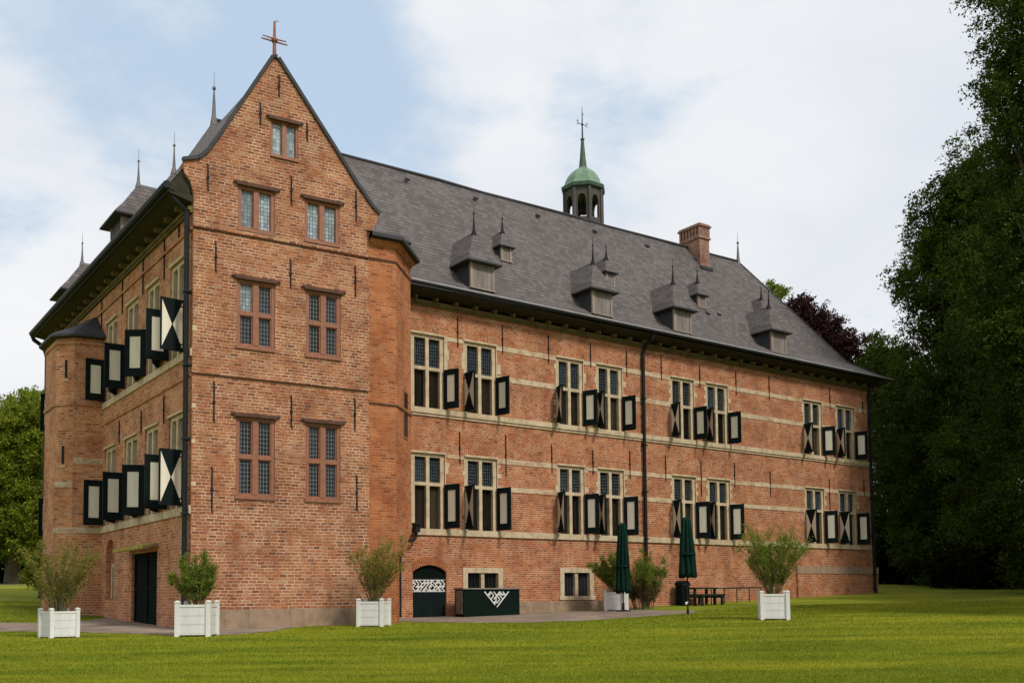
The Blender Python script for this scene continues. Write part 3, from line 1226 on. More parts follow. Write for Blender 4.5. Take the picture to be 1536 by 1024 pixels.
# brick arch ring over the door
mb = MB()
n = 19
for k in range(n):
    t0, t1 = k / n, (k + 1) / n - 0.012
    q = []
    for t, e in ((t0, 0.0), (t1, 0.0), (t1, 0.30), (t0, 0.30)):
        s = 2 * t - 1
        x = (dx0 + dx1) / 2 - s * (dx1 - dx0) / 2 * (1 + e * 0.45)
        z = 1.00 + 0.25 * (1 - s * s) + e * (1.0 - 0.15 * s * s)
        q.append((x, z))
    q.reverse()
    mb.prism_y(q, -0.016, -0.002)
fbuild(mb, 'brick_arch', M_TURRET, FL)

# ---- gable front
GW = 5.35
g_holes = []
GWIN = [(1.23, 2.37, 7.29, 9.30, 2, 0), (3.31, 4.42, 7.28, 9.30, 2, 0),
        (1.23, 2.38, 2.93, 5.28, 2, 0), (3.31, 4.41, 2.93, 5.28, 2, 0),
        (1.26, 2.35, 10.76, 12.08, 1, 1), (3.27, 4.38, 10.78, 12.08, 1, 1),
        (2.22, 3.06, 13.17, 14.28, 1, 2)]
for a, b, c, d, nr, br_ in GWIN:
    g_holes.append(rect(a, b, c, d))
VERGE = [(5.35, 11.30), (5.62, 11.78), (5.70, 12.02), (5.45, 12.22), (4.84, 12.95), (4.18, 13.84), (2.40, 16.16), (2.30, 16.16),
         (0.73, 13.37), (0.42, 12.86), (0.17, 12.58), (-0.30, 12.42), (-0.27, 12.10), (-0.10, 11.90), (0.0, 11.55)]
mb = MB()
mb.wall([(0, ZB), (GW, ZB)] + VERGE, g_holes)
# back of the gable
mb.poly([(x, 0.45, z) for x, z in reversed([(5.35, 11.3)] + VERGE[1:-1] + [(0, 11.5)])])
# returns of the kneelers
for i in range(len(VERGE) - 1):
    p, q = VERGE[i], VERGE[i + 1]
    mb.poly([(p[0], 0, p[1]), (p[0], 0.45, p[1]), (q[0], 0.45, q[1]), (q[0], 0, q[1])])
# right return of the gable block above the turret
mb.poly([(GW, 0, 9), (GW, 7, 9), (GW, 7, 11.6), (GW, 0, 11.6)])
fbuild(mb, 'gable_wall', M_GABLE, FG)
# lead-covered verge
mb = MB()
vs = VERGE[2:12]
vs = [(x, z + 0.0) for x, z in vs]
for (x0, z0), (x1, z1) in zip(vs, vs[1:]):
    d = Vector((x1 - x0, z1 - z0)).normalized()
    nn = Vector((d.y, -d.x))
    if nn.y < 0:
        nn = -nn
    q = [(x0, z0), (x1, z1), (x1 + nn.x * 0.10, z1 + nn.y * 0.10), (x0 + nn.x * 0.10, z0 + nn.y * 0.10)]
    a = sum(q[i][0] * q[(i + 1) % 4][1] - q[(i + 1) % 4][0] * q[i][1] for i in range(4))
    if a < 0:
        q.reverse()
    mb.prism_y(q, -0.07, 0.10)
fbuild(mb, 'verge', M_LEAD, FG)
# string courses (brick, with a dark strip under)
fboxes('string_course', M_GABLE, FG, [(-0.02, GW - 0.02, -0.055, -0.002, z - 0.03, z + 0.07) for z in (10.62, 6.42)])
fboxes('dark_strip', M_HOOD, FG, [(-0.02, GW - 0.02, -0.035, -0.002, z - 0.062, z - 0.031) for z in (10.62, 6.42)])
mb = MB()
mb.box(-0.05, GW, -0.06, -0.002, ZB, -0.27)
mb.box(-0.05, GW, -0.085, -0.002, ZB, -0.55)
fbuild(mb, 'plinth', M_PLINTH, FG)
# white blotches of old lime on the near corner
fboxes('quoin_stone', M_STONE, FG, [(-0.004, 0.13 + rw.uniform(-0.05, 0.02), -0.004, 0.10, z, z + rw.uniform(0.08, 0.16)) for z in (0.9, 3.2, 4.4, 5.4, 7.6)])

for a, b, c, d, rows, br_ in GWIN:
    wd, ht = b - a, d - c
    mb = MB()
    e = 0.10 if br_ != 2 else 0.055
    y0, y1 = 0.03, 0.20
    mb.box(0, e, y0, y1, 0, ht)
    mb.box(wd - e, wd, y0, y1, 0, ht)
    mb.box(e, wd - e, y0, y1, ht - e, ht)
    mb.box(e, wd - e, y0, y1, 0, e)
    mb.box(-0.02, wd + 0.02, -0.05, y0, -0.05, 0.04)
    mu = 0.16 if rows == 2 or br_ == 1 else 0.13
    mb.box(wd / 2 - mu / 2, wd / 2 + mu / 2, y0 - 0.012, y1, e, ht - e)
    zt = ht * 0.50
    cells = []
    xs_ = ((e, wd / 2 - mu / 2), (wd / 2 + mu / 2, wd - e))
    for p, q in xs_:
        if rows == 2:
            mb.box(p, q, y0 - 0.010, y1, zt - 0.055, zt + 0.055)
            cells += [(p, q, e, zt - 0.055), (p, q, zt + 0.055, ht - e)]
        else:
            cells += [(p, q, e, ht - e)]
    # sash frames
    for p, q, r_, s_ in cells:
        k = 0.035 if br_ == 0 else 0.018
        mb.box(p, p + k, y0 + 0.03, y1, r_, s_)
        mb.box(q - k, q, y0 + 0.03, y1, r_, s_)
        mb.box(p + k, q - k, y0 + 0.03, y1, r_, r_ + k)
        mb.box(p + k, q - k, y0 + 0.03, y1, s_ - k, s_)
    w_ = mb.build('casement_window', M_FRAME, castle, FG.pt(a, 0, c), FG.a)
    for ci, (p, q, r_, s_) in enumerate(cells):
        k = MB()
        k.box(p, q, 0.12, 0.15, r_, s_)
        mt = M_LEADED if br_ == 0 else (M_LEADSKY if br_ == 1 else M_LEADTOP)
        if br_ == 0 and rows == 2 and c > 7 and a < 2 and ci == 1:
            mt = M_LEADSKY  # this pane takes the painted sky reflection too
        local('pane', keep(k, 'pane', mt), w_)
    k = MB()
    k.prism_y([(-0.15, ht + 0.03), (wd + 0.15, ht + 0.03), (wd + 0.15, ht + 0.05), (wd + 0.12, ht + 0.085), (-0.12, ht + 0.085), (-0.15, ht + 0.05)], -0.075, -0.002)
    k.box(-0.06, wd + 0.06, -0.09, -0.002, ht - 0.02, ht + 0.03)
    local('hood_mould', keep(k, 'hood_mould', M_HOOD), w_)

# ---- left facade
FLEN = 18.95
FW = [(-2.09, -0.75), (-4.50, -3.14), (-6.86, -5.42), (-9.44, -8.02)]
FUP, FLO = (7.10, 9.93, 8.62), (2.66, 5.40, 4.28)
holes = []
for x0, x1 in FW:
    for z0, z1, zt in (FUP, FLO):
        holes.append(rect(x0, x1, z0, z1))
holes.append(rect(-5.86, -3.10, -1.55, 1.52))
holes.append(arch(-9.1, -7.95, 0.05, 1.55, 2.15))
mb = MB()
mb.wall([(-FLEN, ZB), (0, ZB), (0, 11.55), (-FLEN, 11.55)], holes)
mb.poly([(-FLEN, 0, ZB), (-FLEN, 0, 11.5), (-FLEN, 9, 11.5), (-FLEN, 9, ZB)])
mb.poly([(-FLEN, 9, ZB), (-FLEN, 9, 11.5), (-15.5, 9, 11.5), (-15.5, 9, ZB)])
fbuild(mb, 'side_wall', M_LEFT, FF)
fboxes('stone_band', M_STONE, FF, [(-FLEN, -0.02, -0.055, -0.002, 6.88, 7.09), (-FLEN, -0.02, -0.055, -0.002, 2.42, 2.65)])
fboxes('string_course', M_LEFT, FF, [(-FLEN, -0.02, -0.055, -0.002, 10.50, 10.58), (-FLEN, -0.02, -0.045, -0.002, 6.30, 6.36)])
for i, (x0, x1) in enumerate(FW):
    for j, (z0, z1, zt) in enumerate((FUP, FLO)):
        # (far leaf, near leaf)
        op_ = (((91, 95), (128, 152), (92, 158), (90, 148)), ((90, 96), (118, 150), (91, 154), (92, 146)))[j][i]
        cross_window(FF, x0, x1, z0, z1, zt, op_, 'F', False)
# black side door under its mossy canopy
mb = MB()
mb.box(-5.84, -3.12, 0.12, 0.18, -0.80, 1.50)
for x in (-5.84, -4.52, -3.24):
    mb.box(x, x + 0.12, 0.085, 0.118, -0.80, 1.50)
for z in (-0.72, 0.35, 1.38):
    mb.box(-5.72, -3.24, 0.092, 0.118, z, z + 0.11)
sd = fbuild(mb, 'side_door', M_DOORP, FF)
mb = MB()
mb.hexa([(-6.15, -0.45, 1.56), (-2.95, -0.45, 1.56), (-2.95, 0.0, 1.66), (-6.15, 0.0, 1.66),
         (-6.15, -0.45, 1.62), (-2.95, -0.45, 1.62), (-2.95, 0.0, 1.74), (-6.15, 0.0, 1.74)])
cp = fbuild(mb, 'door_canopy', M_PLINTH, FF)
mb = MB()
r = random.Random(5)
for k in range(190):
    x = r.uniform(-6.15, -2.98)
    y = r.uniform(-0.47, -0.05) if k % 2 else -0.47 + r.uniform(0, 0.05)
    zt = 1.625 + (y + 0.45) * 0.26
    a = r.uniform(0, 6.28)
    s_ = r.uniform(0.03, 0.08)
    mb.lathe([(s_, -0.05 if y < -0.40 else 0.0), (s_ * 0.8, s_ * 0.5), (s_ * 0.3, s_ * 0.9)], 5, (x, y, zt), rot=a)
fbuild(mb, 'moss', M_MOSS, FF, cp)
# pointed niche window
mb = MB()
mb.wall(arch(-9.1, -7.95, 0.05, 1.55, 2.15), [rect(-8.98, -8.07, 0.10, 1.32)], y=0.14, depth=0.14)
nw = fbuild(mb, 'niche_window', M_FRAME, FF)
mb = MB()
mb.box(-8.98, -8.83, 0.15, 0.27, 0.10, 1.32)
mb.box(-8.22, -8.07, 0.15, 0.27, 0.10, 1.32)
mb.box(-8.60, -8.46, 0.15, 0.27, 0.10, 1.18)
mb.box(-8.83, -8.22, 0.15, 0.27, 1.18, 1.32)
fbuild(mb, 'stone_frame', M_STONE, FF, nw)
mb = MB()
mb.box(-8.85, -8.2, 0.29, 0.31, 0.10, 1.2)
fbuild(mb, 'pane', M_CURT, FF, nw)

# stair tower near the far end of the left facade
TW = [(-9.75, 0), (-9.95, -0.95), (-10.5, -1.45), (-12.3, -1.45), (-13.2, -0.95), (-13.4, 0)]
TWR = list(reversed(TW))
mb = MB()
ZT = 9.55
for (x0, y0), (x1, y1) in zip(TWR, TWR[1:]):
    mb.poly([(x0, y0, ZB), (x1, y1, ZB), (x1, y1, ZT), (x0, y0, ZT)])
tw = fbuild(mb, 'stair_tower', M_LEFT, FF)
mb = MB()


def ring(mb, z0, z1, e, sel=None):
    c = (-11.6, 0)
    o = [(c[0] + (x - c[0]) * (1 + e), y * (1 + e)) for x, y in TWR]
    for k, ((x0, y0), (x1, y1), (a0, b0), (a1, b1)) in enumerate(zip(TWR, TWR[1:], o, o[1:])):
        if sel is not None and k not in sel:
            continue
        mb.poly([(a0, b0, z0), (a1, b1, z0), (a1, b1, z1), (a0, b0, z1)])
        mb.poly([(a0, b0, z1), (a1, b1, z1), (x1, y1, z1), (x0, y0, z1)])
        mb.poly([(x0, y0, z0), (x1, y1, z0), (a1, b1, z0), (a0, b0, z0)])


for z, sel in ((2.42, (3, 4)), (4.9, (4,)), (4.05, (3,))):
    mb = MB()
    ring(mb, z, z + 0.21, 0.012, sel)
    fbuild(mb, 'stone_band', M_BAND, FF, tw)
for z in (7.0, 9.2):
    mb = MB()
    ring(mb, z, z + 0.12, 0.03)
    fbuild(mb, 'string_course', M_LEFT, FF, tw)
mb = MB()
o = [(-11.6 + (x + 11.6) * 1.14, y * 1.16) for x, y in TWR]
top = (-10.9, 0.05, 10.62)
mid = [(-11.4 + (x + 11.6) * 0.66, y * 0.62) for x, y in TWR]
for k in range(len(o) - 1):
    mb.poly([(*o[k], ZT), (*o[k + 1], ZT), (*mid[k + 1], 10.0), (*mid[k], 10.0)])
    mb.poly([(*mid[k], 10.0), (*mid[k + 1], 10.0), top])
    mb.poly([(*o[k + 1], ZT - 0.09), (*o[k], ZT - 0.09), (*o[k], ZT + 0.001), (*o[k + 1], ZT + 0.001)][::-1])
    mb.poly([(*TWR[k], ZT - 0.11), (*TWR[k + 1], ZT - 0.11), (*o[k + 1], ZT - 0.09), (*o[k], ZT - 0.09)][::-1])
fbuild(mb, 'tower_roof', M_LEAD, FF, tw)
# slit windows in the tower
for t, z in ((0.45, 4.9), (0.55, 8.0)):
    (x0, y0), (x1, y1) = TW[2], TW[1]
    px, py_ = x0 + (x1 - x0) * t, y0 + (y1 - y0) * t
    ang = math.atan2(y1 - y0, x1 - x0)
    mb = MB()
    mb.box(-0.05, 0.05, -0.01, 0.05, 0, 0.65)
    wp_ = FF.pt(px, py_, z)
    s_ = mb.build('slit_window', M_BLACKGLASS, tw, wp_, FF.a + ang)
    q = MB()
    q.box(-0.11, 0.11, -0.03, 0.03, -0.12, -0.052)
    local('stone_frame', keep(q, 'stone_frame', M_STONE), s_)

# far windows with dark shutters beyond the tower
for z in (7.1, 2.7):
    cross_window(FF, -17.2, -15.8, z, z + 2.75, z + 1.6, (100, 96), 'F', False)

# ---- octagonal stair turret between gable and long facade
d45 = YU - R(45)
PG1 = FG.pt(6.27, 0, 0)
e_ = np.array([PG1.x, PG1.y])
q_ = e_ + 1.82 * np.array([math.sin(R(8.8)), math.cos(R(8.8))])
g0 = FG.pt(GW, 0.004, 0)
pts = [np.array([g0.x, g0.y]), e_, q_]
lp = [FL.inv(p) for p in pts]
x_, y_ = lp[2]
lp.append((x_, 0.05))
mb = MB()
TZ = 11.22
cut = tuple(np.array(lp[1]) + 0.16 * (np.array(lp[2]) - np.array(lp[1])))
mid_ = tuple(np.array(lp[1]) + 0.72 * (np.array(lp[2]) - np.array(lp[1])))
low = [lp[0], lp[1], cut, (cut[0], 0.05)]
midp = [lp[0], lp[1], mid_, (mid_[0], 0.05)]
levels = [(low, ZB, low, 1.30), (low, 1.30, midp, 1.62), (midp, 1.62, midp, 1.85), (midp, 1.85, lp, 2.15), (lp, 2.15, lp, TZ)]
for A_, za, B_, zb in levels:
    for k in range(3):
        mb.poly([(*A_[k], za), (*A_[k + 1], za), (*B_[k + 1], zb), (*B_[k], zb)])
tu = fbuild(mb, 'stair_turret', M_TURRET, FL)
cen = np.array([lp[0][0] - 0.6, lp[2][1] + 0.6])


def off_turret(e):
    # outward offset of the turret outline
    n1_ = np.array([lp[1][1] - lp[0][1], -(lp[1][0] - lp[0][0])])
    n1_ /= np.linalg.norm(n1_)
    n2_ = np.array([lp[2][1] - lp[1][1], -(lp[2][0] - lp[1][0])])
    n2_ /= np.linalg.norm(n2_)
    b = n1_ + n2_
    b /= (b @ n1_)
    c = n2_ + np.array([1.0, 0])
    c /= (c @ n2_)
    return [np.array(lp[0]) + n1_ * e, np.array(lp[1]) + b * e, np.array(lp[2]) + c * e, np.array([lp[3][0] + e, lp[3][1]])]


def turret_ring(mb, e0, e1, z0, z1):
    """moulding swelling from offset e0 at z0 to e1 at z1, flat top"""
    a, b, c = off_turret(e0), off_turret(e1), off_turret(-0.02)
    for k in range(3):
        mb.poly([(*a[k], z0), (*a[k + 1], z0), (*b[k + 1], z1), (*b[k], z1)])
        mb.poly([(*b[k], z1), (*b[k + 1], z1), (*c[k + 1], z1 + 0.002), (*c[k], z1 + 0.002)])
        mb.poly([(*c[k], z0), (*c[k + 1], z0), (*a[k + 1], z0), (*a[k], z0)])


for nm_, mt_, e0, e1, z0, z1 in (('string_course', M_TURRET, 0.04, 0.05, 10.62, 10.70), ('string_course', M_TURRET, 0.03, 0.16, 11.02, 11.18),
                                 ('string_course', M_TURRET, 0.035, 0.045, 6.05, 6.13), ('dark_strip', M_HOOD, 0.02, 0.035, 10.56, 10.618),
                                 ('dark_strip', M_HOOD, 0.02, 0.03, 6.0, 6.048), ('dark_strip', M_HOOD, 0.15, 0.17, 11.182, 11.215)):  # dark strips below the turret's projecting courses
    mb = MB()
    turret_ring(mb, e0, e1, z0, z1)
    fbuild(mb, nm_, mt_, FL, tu)
mb = MB()
a, b = off_turret(0.30), off_turret(0.24)
inn = off_turret(0.0)
apx = (lp[0][0] - 0.9, lp[2][1] + 1.6, 12.1)
for k in range(3):
    mb.poly([(*inn[k], 11.225), (*inn[k + 1], 11.225), (*a[k + 1], 11.24), (*a[k], 11.24)][::-1])
    mb.poly([(*a[k], 11.24), (*a[k + 1], 11.24), (*a[k + 1], 11.34), (*a[k], 11.34)])
    mb.poly([(*a[k], 11.34), (*a[k + 1], 11.34), (*b[k + 1], 11.40), (*b[k], 11.40)])
    mb.poly([(*b[k], 11.40), (*b[k + 1], 11.40), apx])
fbuild(mb, 'turret_roof', M_LEAD, FL, tu)
# narrow slit on the canted side
t = 0.62
sp = np.array(lp[1]) * (1 - t) + np.array(lp[2]) * t
ang = math.atan2(lp[2][1] - lp[1][1], lp[2][0] - lp[1][0])
mb = MB()
mb.box(-0.30, 0.24, -0.015, 0.05, 5.15, 6.75)
sw_ = mb.build('slit_window', M_FRAME, tu, FL.pt(sp[0], sp[1], 0), FL.a + ang)
q = MB()
q.box(-0.20, 0.16, -0.03, -0.016, 5.25, 6.65)
local('pane', keep(q, 'pane', M_BLACKGLASS), sw_)

# ---- main roof
EV, EZ, RV, RZ = -0.75, 11.80, 5.05, 19.02
KV, KZ = 0.85, 12.88
UL, UR = -5.85, 24.65
cfl = FL.inv(FF.pt(0, -0.75, 0)[:2])[0]
EF = 11.62
mb = MB()
# front slope with flattened eaves
URE = 30.35
pA, pB = (cfl, EV, EF), (URE, EV, EZ)
kl, kr = (cfl + 1.6, KV, KZ - 0.1), (URE - 1.6, KV, KZ)
rl, rr = (UL, RV, 18.70), (UR, RV, RZ)
NS = 40


def lerp(a, b, t):
    return tuple(x + (y - x) * t for x, y in zip(a, b))


bl_w, bl_k = (cfl, 13.72, EF), (cfl + 1.6, 12.2, KZ - 0.1)
br_w, br_k = (URE, 10.85, EZ), (URE - 1.6, 9.25, KZ)
mb.poly([pA, pB, kr, kl])
mb.poly([kl, kr, rr, rl])
mb.poly([pB, br_w, br_k, kr])
mb.poly([kr, br_k, rr])
mb.poly([bl_w, pA, kl, bl_k])
mb.poly([bl_k, kl, rl])
mid_b = (cfl + 6.0, 13.72, EF)
mb.poly([br_w, (0, 10.85, EZ), (0, 9.25, KZ), br_k])
mb.poly([br_k, (0, 9.25, KZ), rl, rr])
mb.poly([mid_b, bl_w, bl_k, (cfl + 5, 12.2, KZ - 0.1)])
mb.poly([bl_k, rl, (0, 9.25, KZ), (cfl + 5, 12.2, KZ - 0.1)][::-1])
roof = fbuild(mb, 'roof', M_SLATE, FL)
# lead ridge and hip rolls
mb = MB()
rp = [lerp(rl, rr, t / 12) for t in range(13)]
rp = [(x, y, z + 0.03 + (0.03 * math.sin(i * 2.1) if 0 < i < 12 else 0)) for i, (x, y, z) in enumerate(rp)]
mb.tube(rp, 0.075, 8)
mb.tube([kr, rr], 0.05, 6)
mb.tube([pB, kr], 0.05, 6)
fbuild(mb, 'ridge_roll', M_LEAD, FL, roof)
# roof hooks and small vents
for k in range(10):
    x = rw.uniform(0.5, 24)
    v_ = rw.choice((4.4, 3.9, 3.4, 1.7, 2.6)) + rw.uniform(-0.2, 0.2)
    z = KZ + (v_ - KV) * (RZ - KZ) / (RV - KV)
    if k < 6:
        x, v_ = 2.5 + k * 3.6, 4.5
        z = KZ + (v_ - KV) * (RZ - KZ) / (RV - KV)
    mb = MB()
    w2, h2 = 0.11, 0.13
    mb.hexa([(x - w2, v_ - 0.07, z - 0.10), (x + w2, v_ - 0.07, z - 0.10), (x + w2, v_ + 0.07, z + 0.08), (x - w2, v_ + 0.07, z + 0.08),
             (x - w2 * 0.8, v_ - 0.12, z - 0.04), (x + w2 * 0.8, v_ - 0.12, z - 0.04), (x + w2 * 0.5, v_ + 0.03, z + 0.10), (x - w2 * 0.5, v_ + 0.03, z + 0.10)])
    fbuild(mb, 'roof_vent', M_LEAD, FL, roof)

# gable block roof
mb = MB()
GP = [(-0.72, 11.62), (-0.25, 12.30), (0.17, 12.56), (0.73, 13.35), (2.35, 16.10), (4.18, 13.80), (4.84, 12.91), (5.45, 12.2), (5.72, 12.0)]
dvx = np.array([math.cos(YU + R(90) - R(0)), 0])
back = 9.5
fv = np.array([-math.cos(YU), math.sin(YU)])      # main depth direction in world
fvg = np.array([fv @ FG.dx, fv @ FG.dy])
fvg = fvg / fvg[1]
for (x0, z0), (x1, z1) in zip(GP, GP[1:]):
    sx0, sx1 = 0.09 * fvg[0], back * fvg[0]
    mb.poly([(x0 + sx0, 0.40, z0), (x0 + sx1, back, z0), (x1 + sx1, back, z1), (x1 + sx0, 0.40, z1)][::-1] if False else
            [(x0 + sx0, 0.09, z0), (x1 + sx0, 0.09, z1), (x1 + sx1, back, z1), (x0 + sx1, back, z0)])
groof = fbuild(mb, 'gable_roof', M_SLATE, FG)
mb = MB()
mb.poly([(-0.72, 0.12, 11.60), (0.0, 0.12, 11.45), (0.17, 0.12, 12.54), (-0.25, 0.12, 12.28)])
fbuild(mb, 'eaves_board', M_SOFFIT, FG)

# ---- cornice of the long facade and of the left facade
def cornice(fr, x0, x1, zt, step, zoff=0.0):
    mb = MB()
    # soffit boards, sloping outwards
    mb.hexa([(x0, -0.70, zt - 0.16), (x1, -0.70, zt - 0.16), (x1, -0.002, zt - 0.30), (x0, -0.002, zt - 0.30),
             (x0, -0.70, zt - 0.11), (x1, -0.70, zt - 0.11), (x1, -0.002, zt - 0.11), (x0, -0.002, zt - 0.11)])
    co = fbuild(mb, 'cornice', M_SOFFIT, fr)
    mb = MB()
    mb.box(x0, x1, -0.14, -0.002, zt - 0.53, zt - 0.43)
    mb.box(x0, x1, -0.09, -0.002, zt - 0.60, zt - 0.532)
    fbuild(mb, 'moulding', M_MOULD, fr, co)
    q = MB()
    q.prism_y([(-0.055, -0.07), (0.055, -0.07), (0.055, 0.09), (-0.055, 0.09)], -0.26, -0.003)
    q.lathe([(0.02, -0.12), (0.055, -0.09), (0.065, -0.04), (0.05, 0.02)], 8, (0, -0.29, 0.03))
    me = keep(q, 'bracket', M_MOULD)
    n_ = int((x1 - x0) / step)
    for k in range(n_):
        link('bracket', me, co, fr.pt(x0 + (k + 0.5) * step, 0, zt - 0.37), fr.a)
    return co


cornice(FL, -2.2, LEN_L + 0.75, EZ - 0.02, 0.92)
cornice(FF, -FLEN + 0.18, -0.05, EF - 0.02, 0.98)
# gutters
mb = MB()
mb.tube([(-2.2, EV - 0.03, EZ - 0.03), (URE + 0.05, EV - 0.03, EZ - 0.03)], 0.075, 8)
fbuild(mb, 'gutter', M_PIPE, FL)
mb = MB()
mb.tube([(-2.2, EV - 0.085, EZ + 0.035), (URE + 0.05, EV - 0.085, EZ + 0.035)], 0.022, 6)
fbuild(mb, 'gutter_highlight', M_ZINC_HI, FL)  # thin pale tube added as the highlight along the gutter edge
mb = MB()
mb.tube([(-FLEN + 0.15, -0.80, EF - 0.05), (0.15, -0.80, EF - 0.05)], 0.11, 8)
mb.box(-FLEN + 0.15, 0.1, -0.76, -0.70, EF - 0.22, EF - 0.03)
fbuild(mb, 'gutter', M_PIPE, FF)
# end cornice on the right
mb = MB()
mb.hexa([(LEN_L + 0.003, -0.7, EZ - 0.32), (LEN_L + 0.8, -0.7, EZ - 0.16), (LEN_L + 0.8, 10, EZ - 0.16), (LEN_L + 0.003, 10, EZ - 0.32),
         (LEN_L + 0.003, -0.7, EZ - 0.12), (LEN_L + 0.8, -0.7, EZ - 0.12), (LEN_L + 0.8, 10, EZ - 0.12), (LEN_L + 0.003, 10, EZ - 0.12)])
fbuild(mb, 'end_cornice', M_SOFFIT, FL)


# ---- downpipes
def pipe(fr, pts, r, parent=castle, name='downpipe', y=-0.10):
    mb = MB()
    mb.tube(pts, r, 8)
    zs = [p[2] for p in pts]
    z = min(zs) + 1.0
    x = pts[-1][0]
    while z < max(zs) - 1.5:
        mb.box(x - r - 0.03, x + r + 0.03, pts[-1][1] - r - 0.015, pts[-1][1] + r + 0.06, z, z + 0.06)
        z += 2.1
    return fbuild(mb, name, M_PIPE, fr, parent)


pipe(FL, [(12.15, -0.72, EZ - 0.08), (12.12, -0.66, EZ - 0.32), (12.05, -0.30, EZ - 0.55), (12.02, -0.13, EZ - 0.85), (12.0, -0.13, 6), (12.0, -0.13, -0.6)], 0.075)
pipe(FL, [(28.98, -0.72, EZ - 0.1), (29.0, -0.3, EZ - 0.5), (29.08, -0.16, EZ - 0.9), (29.1, -0.16, 5), (29.1, -0.20, 0.0)], 0.085)
pipe(FF, [(-0.16, -0.70, EF - 0.1), (-0.16, -0.45, EF - 0.35), (-0.16, -0.14, EF - 0.6), (-0.16, -0.13, 6), (-0.16, -0.13, -0.7)], 0.075)
pipe(FF, [(-FLEN + 0.2, -0.78, EF - 0.12), (-FLEN + 0.15, -0.70, EF - 0.30), (-FLEN + 0.12, -0.30, EF - 0.55), (-FLEN + 0.12, -0.16, EF - 1.0), (-FLEN + 0.15, -0.16, 4), (-FLEN + 0.15, -0.16, -0.6)], 0.09)
# hopper and bent pipe beside the arched door
mb = MB()
mb.box(-0.06, 0.22, -0.42, -0.10, 2.72, 2.80)
mb.prism_z([(-0.02, -0.36), (0.18, -0.36), (0.18, -0.12), (-0.02, -0.12)], 2.45, 2.72)
mb.tube([(0.08, -0.24, 2.46), (0.08, -0.24, 2.28), (-0.02, -0.26, 2.16), (-0.45, -0.32, 2.10), (-0.64, -0.36, 2.16), (-0.70, -0.38, 2.0), (-0.70, -0.38, 0.6), (-0.70, -0.38, -0.7)], 0.055, 8)
fbuild(mb, 'rainwater_pipe', M_PIPE, FL)

# ---- wall anchors

def anchor_mesh(h):
    q = MB()
    q.box(-0.016, 0.016, -0.045, -0.012, -h / 2, h / 2)
    q.tube([(0, -0.03, -h / 2), (0.035, -0.03, -h / 2 - 0.05)], 0.014, 5)
    q.tube([(0, -0.03, h / 2), (-0.03, -0.03, h / 2 + 0.05)], 0.014, 5)
    q.box(-0.035, 0.035, -0.05, -0.002, -0.03, 0.03)
    return keep(q, 'wall_anchor', M_IRON)


AM = {}


def ray_on(fr, px, py_):
    """where the sight line of a photo pixel meets a wall plane"""
    rr_ = cam_ray(px, py_)
    t = (fr.o @ fr.dy) / (rr_[0] * fr.dy[0] + rr_[1] * fr.dy[1])
    P = rr_[:2] * t
    return (P - fr.o) @ fr.dx, rr_[2] * t


A_L = [(686, 477, 519), (753, 488, 529), (822, 503, 543), (885, 515, 550), (939, 527, 563), (991, 533, 569), (1048.6, 549, 580), (1103, 558, 590),
       (1152.7, 565, 598), (1243.7, 582, 612), (1293, 603, 619), (689, 649, 693), (758, 648, 717), (827, 668, 707), (888.6, 676, 710), (944, 678, 715),
       (997.6, 684, 719), (1050.7, 690, 744), (1101, 695, 728), (1154.5, 707, 744), (1243, 710, 772), (1295, 721, 742)]
A_G = [(323.8, 365, 406), (435.8, 391, 431), (532.7, 400, 444), (321, 575, 630), (437, 595, 640), (532, 599, 643), (318, 702, 765), (535, 715, 763),
       (418.4, 115, 145), (390.6, 155, 187), (460.4, 187, 209), (312, 248, 285), (437, 268, 305), (533.9, 287, 331)]
A_F = [(270, 331, 361), (248, 351, 417), (216, 387, 439), (185, 414, 469), (154, 441, 493), (247, 595, 633), (213, 617, 649), (180, 633, 663), (152, 648, 678)]
for fr, lst in ((FL, A_L), (FG, A_G), (FF, A_F)):
    for px, ya, yb in lst:
        x, za = ray_on(fr, px, ya)
        _, zb = ray_on(fr, px, yb)
        h = round(min(1.6, max(0.5, za - zb)), 1)
        if h not in AM:
            AM[h] = anchor_mesh(h)
        link('wall_anchor', AM[h], castle, fr.pt(x, 0, (za + zb) / 2), fr.a)


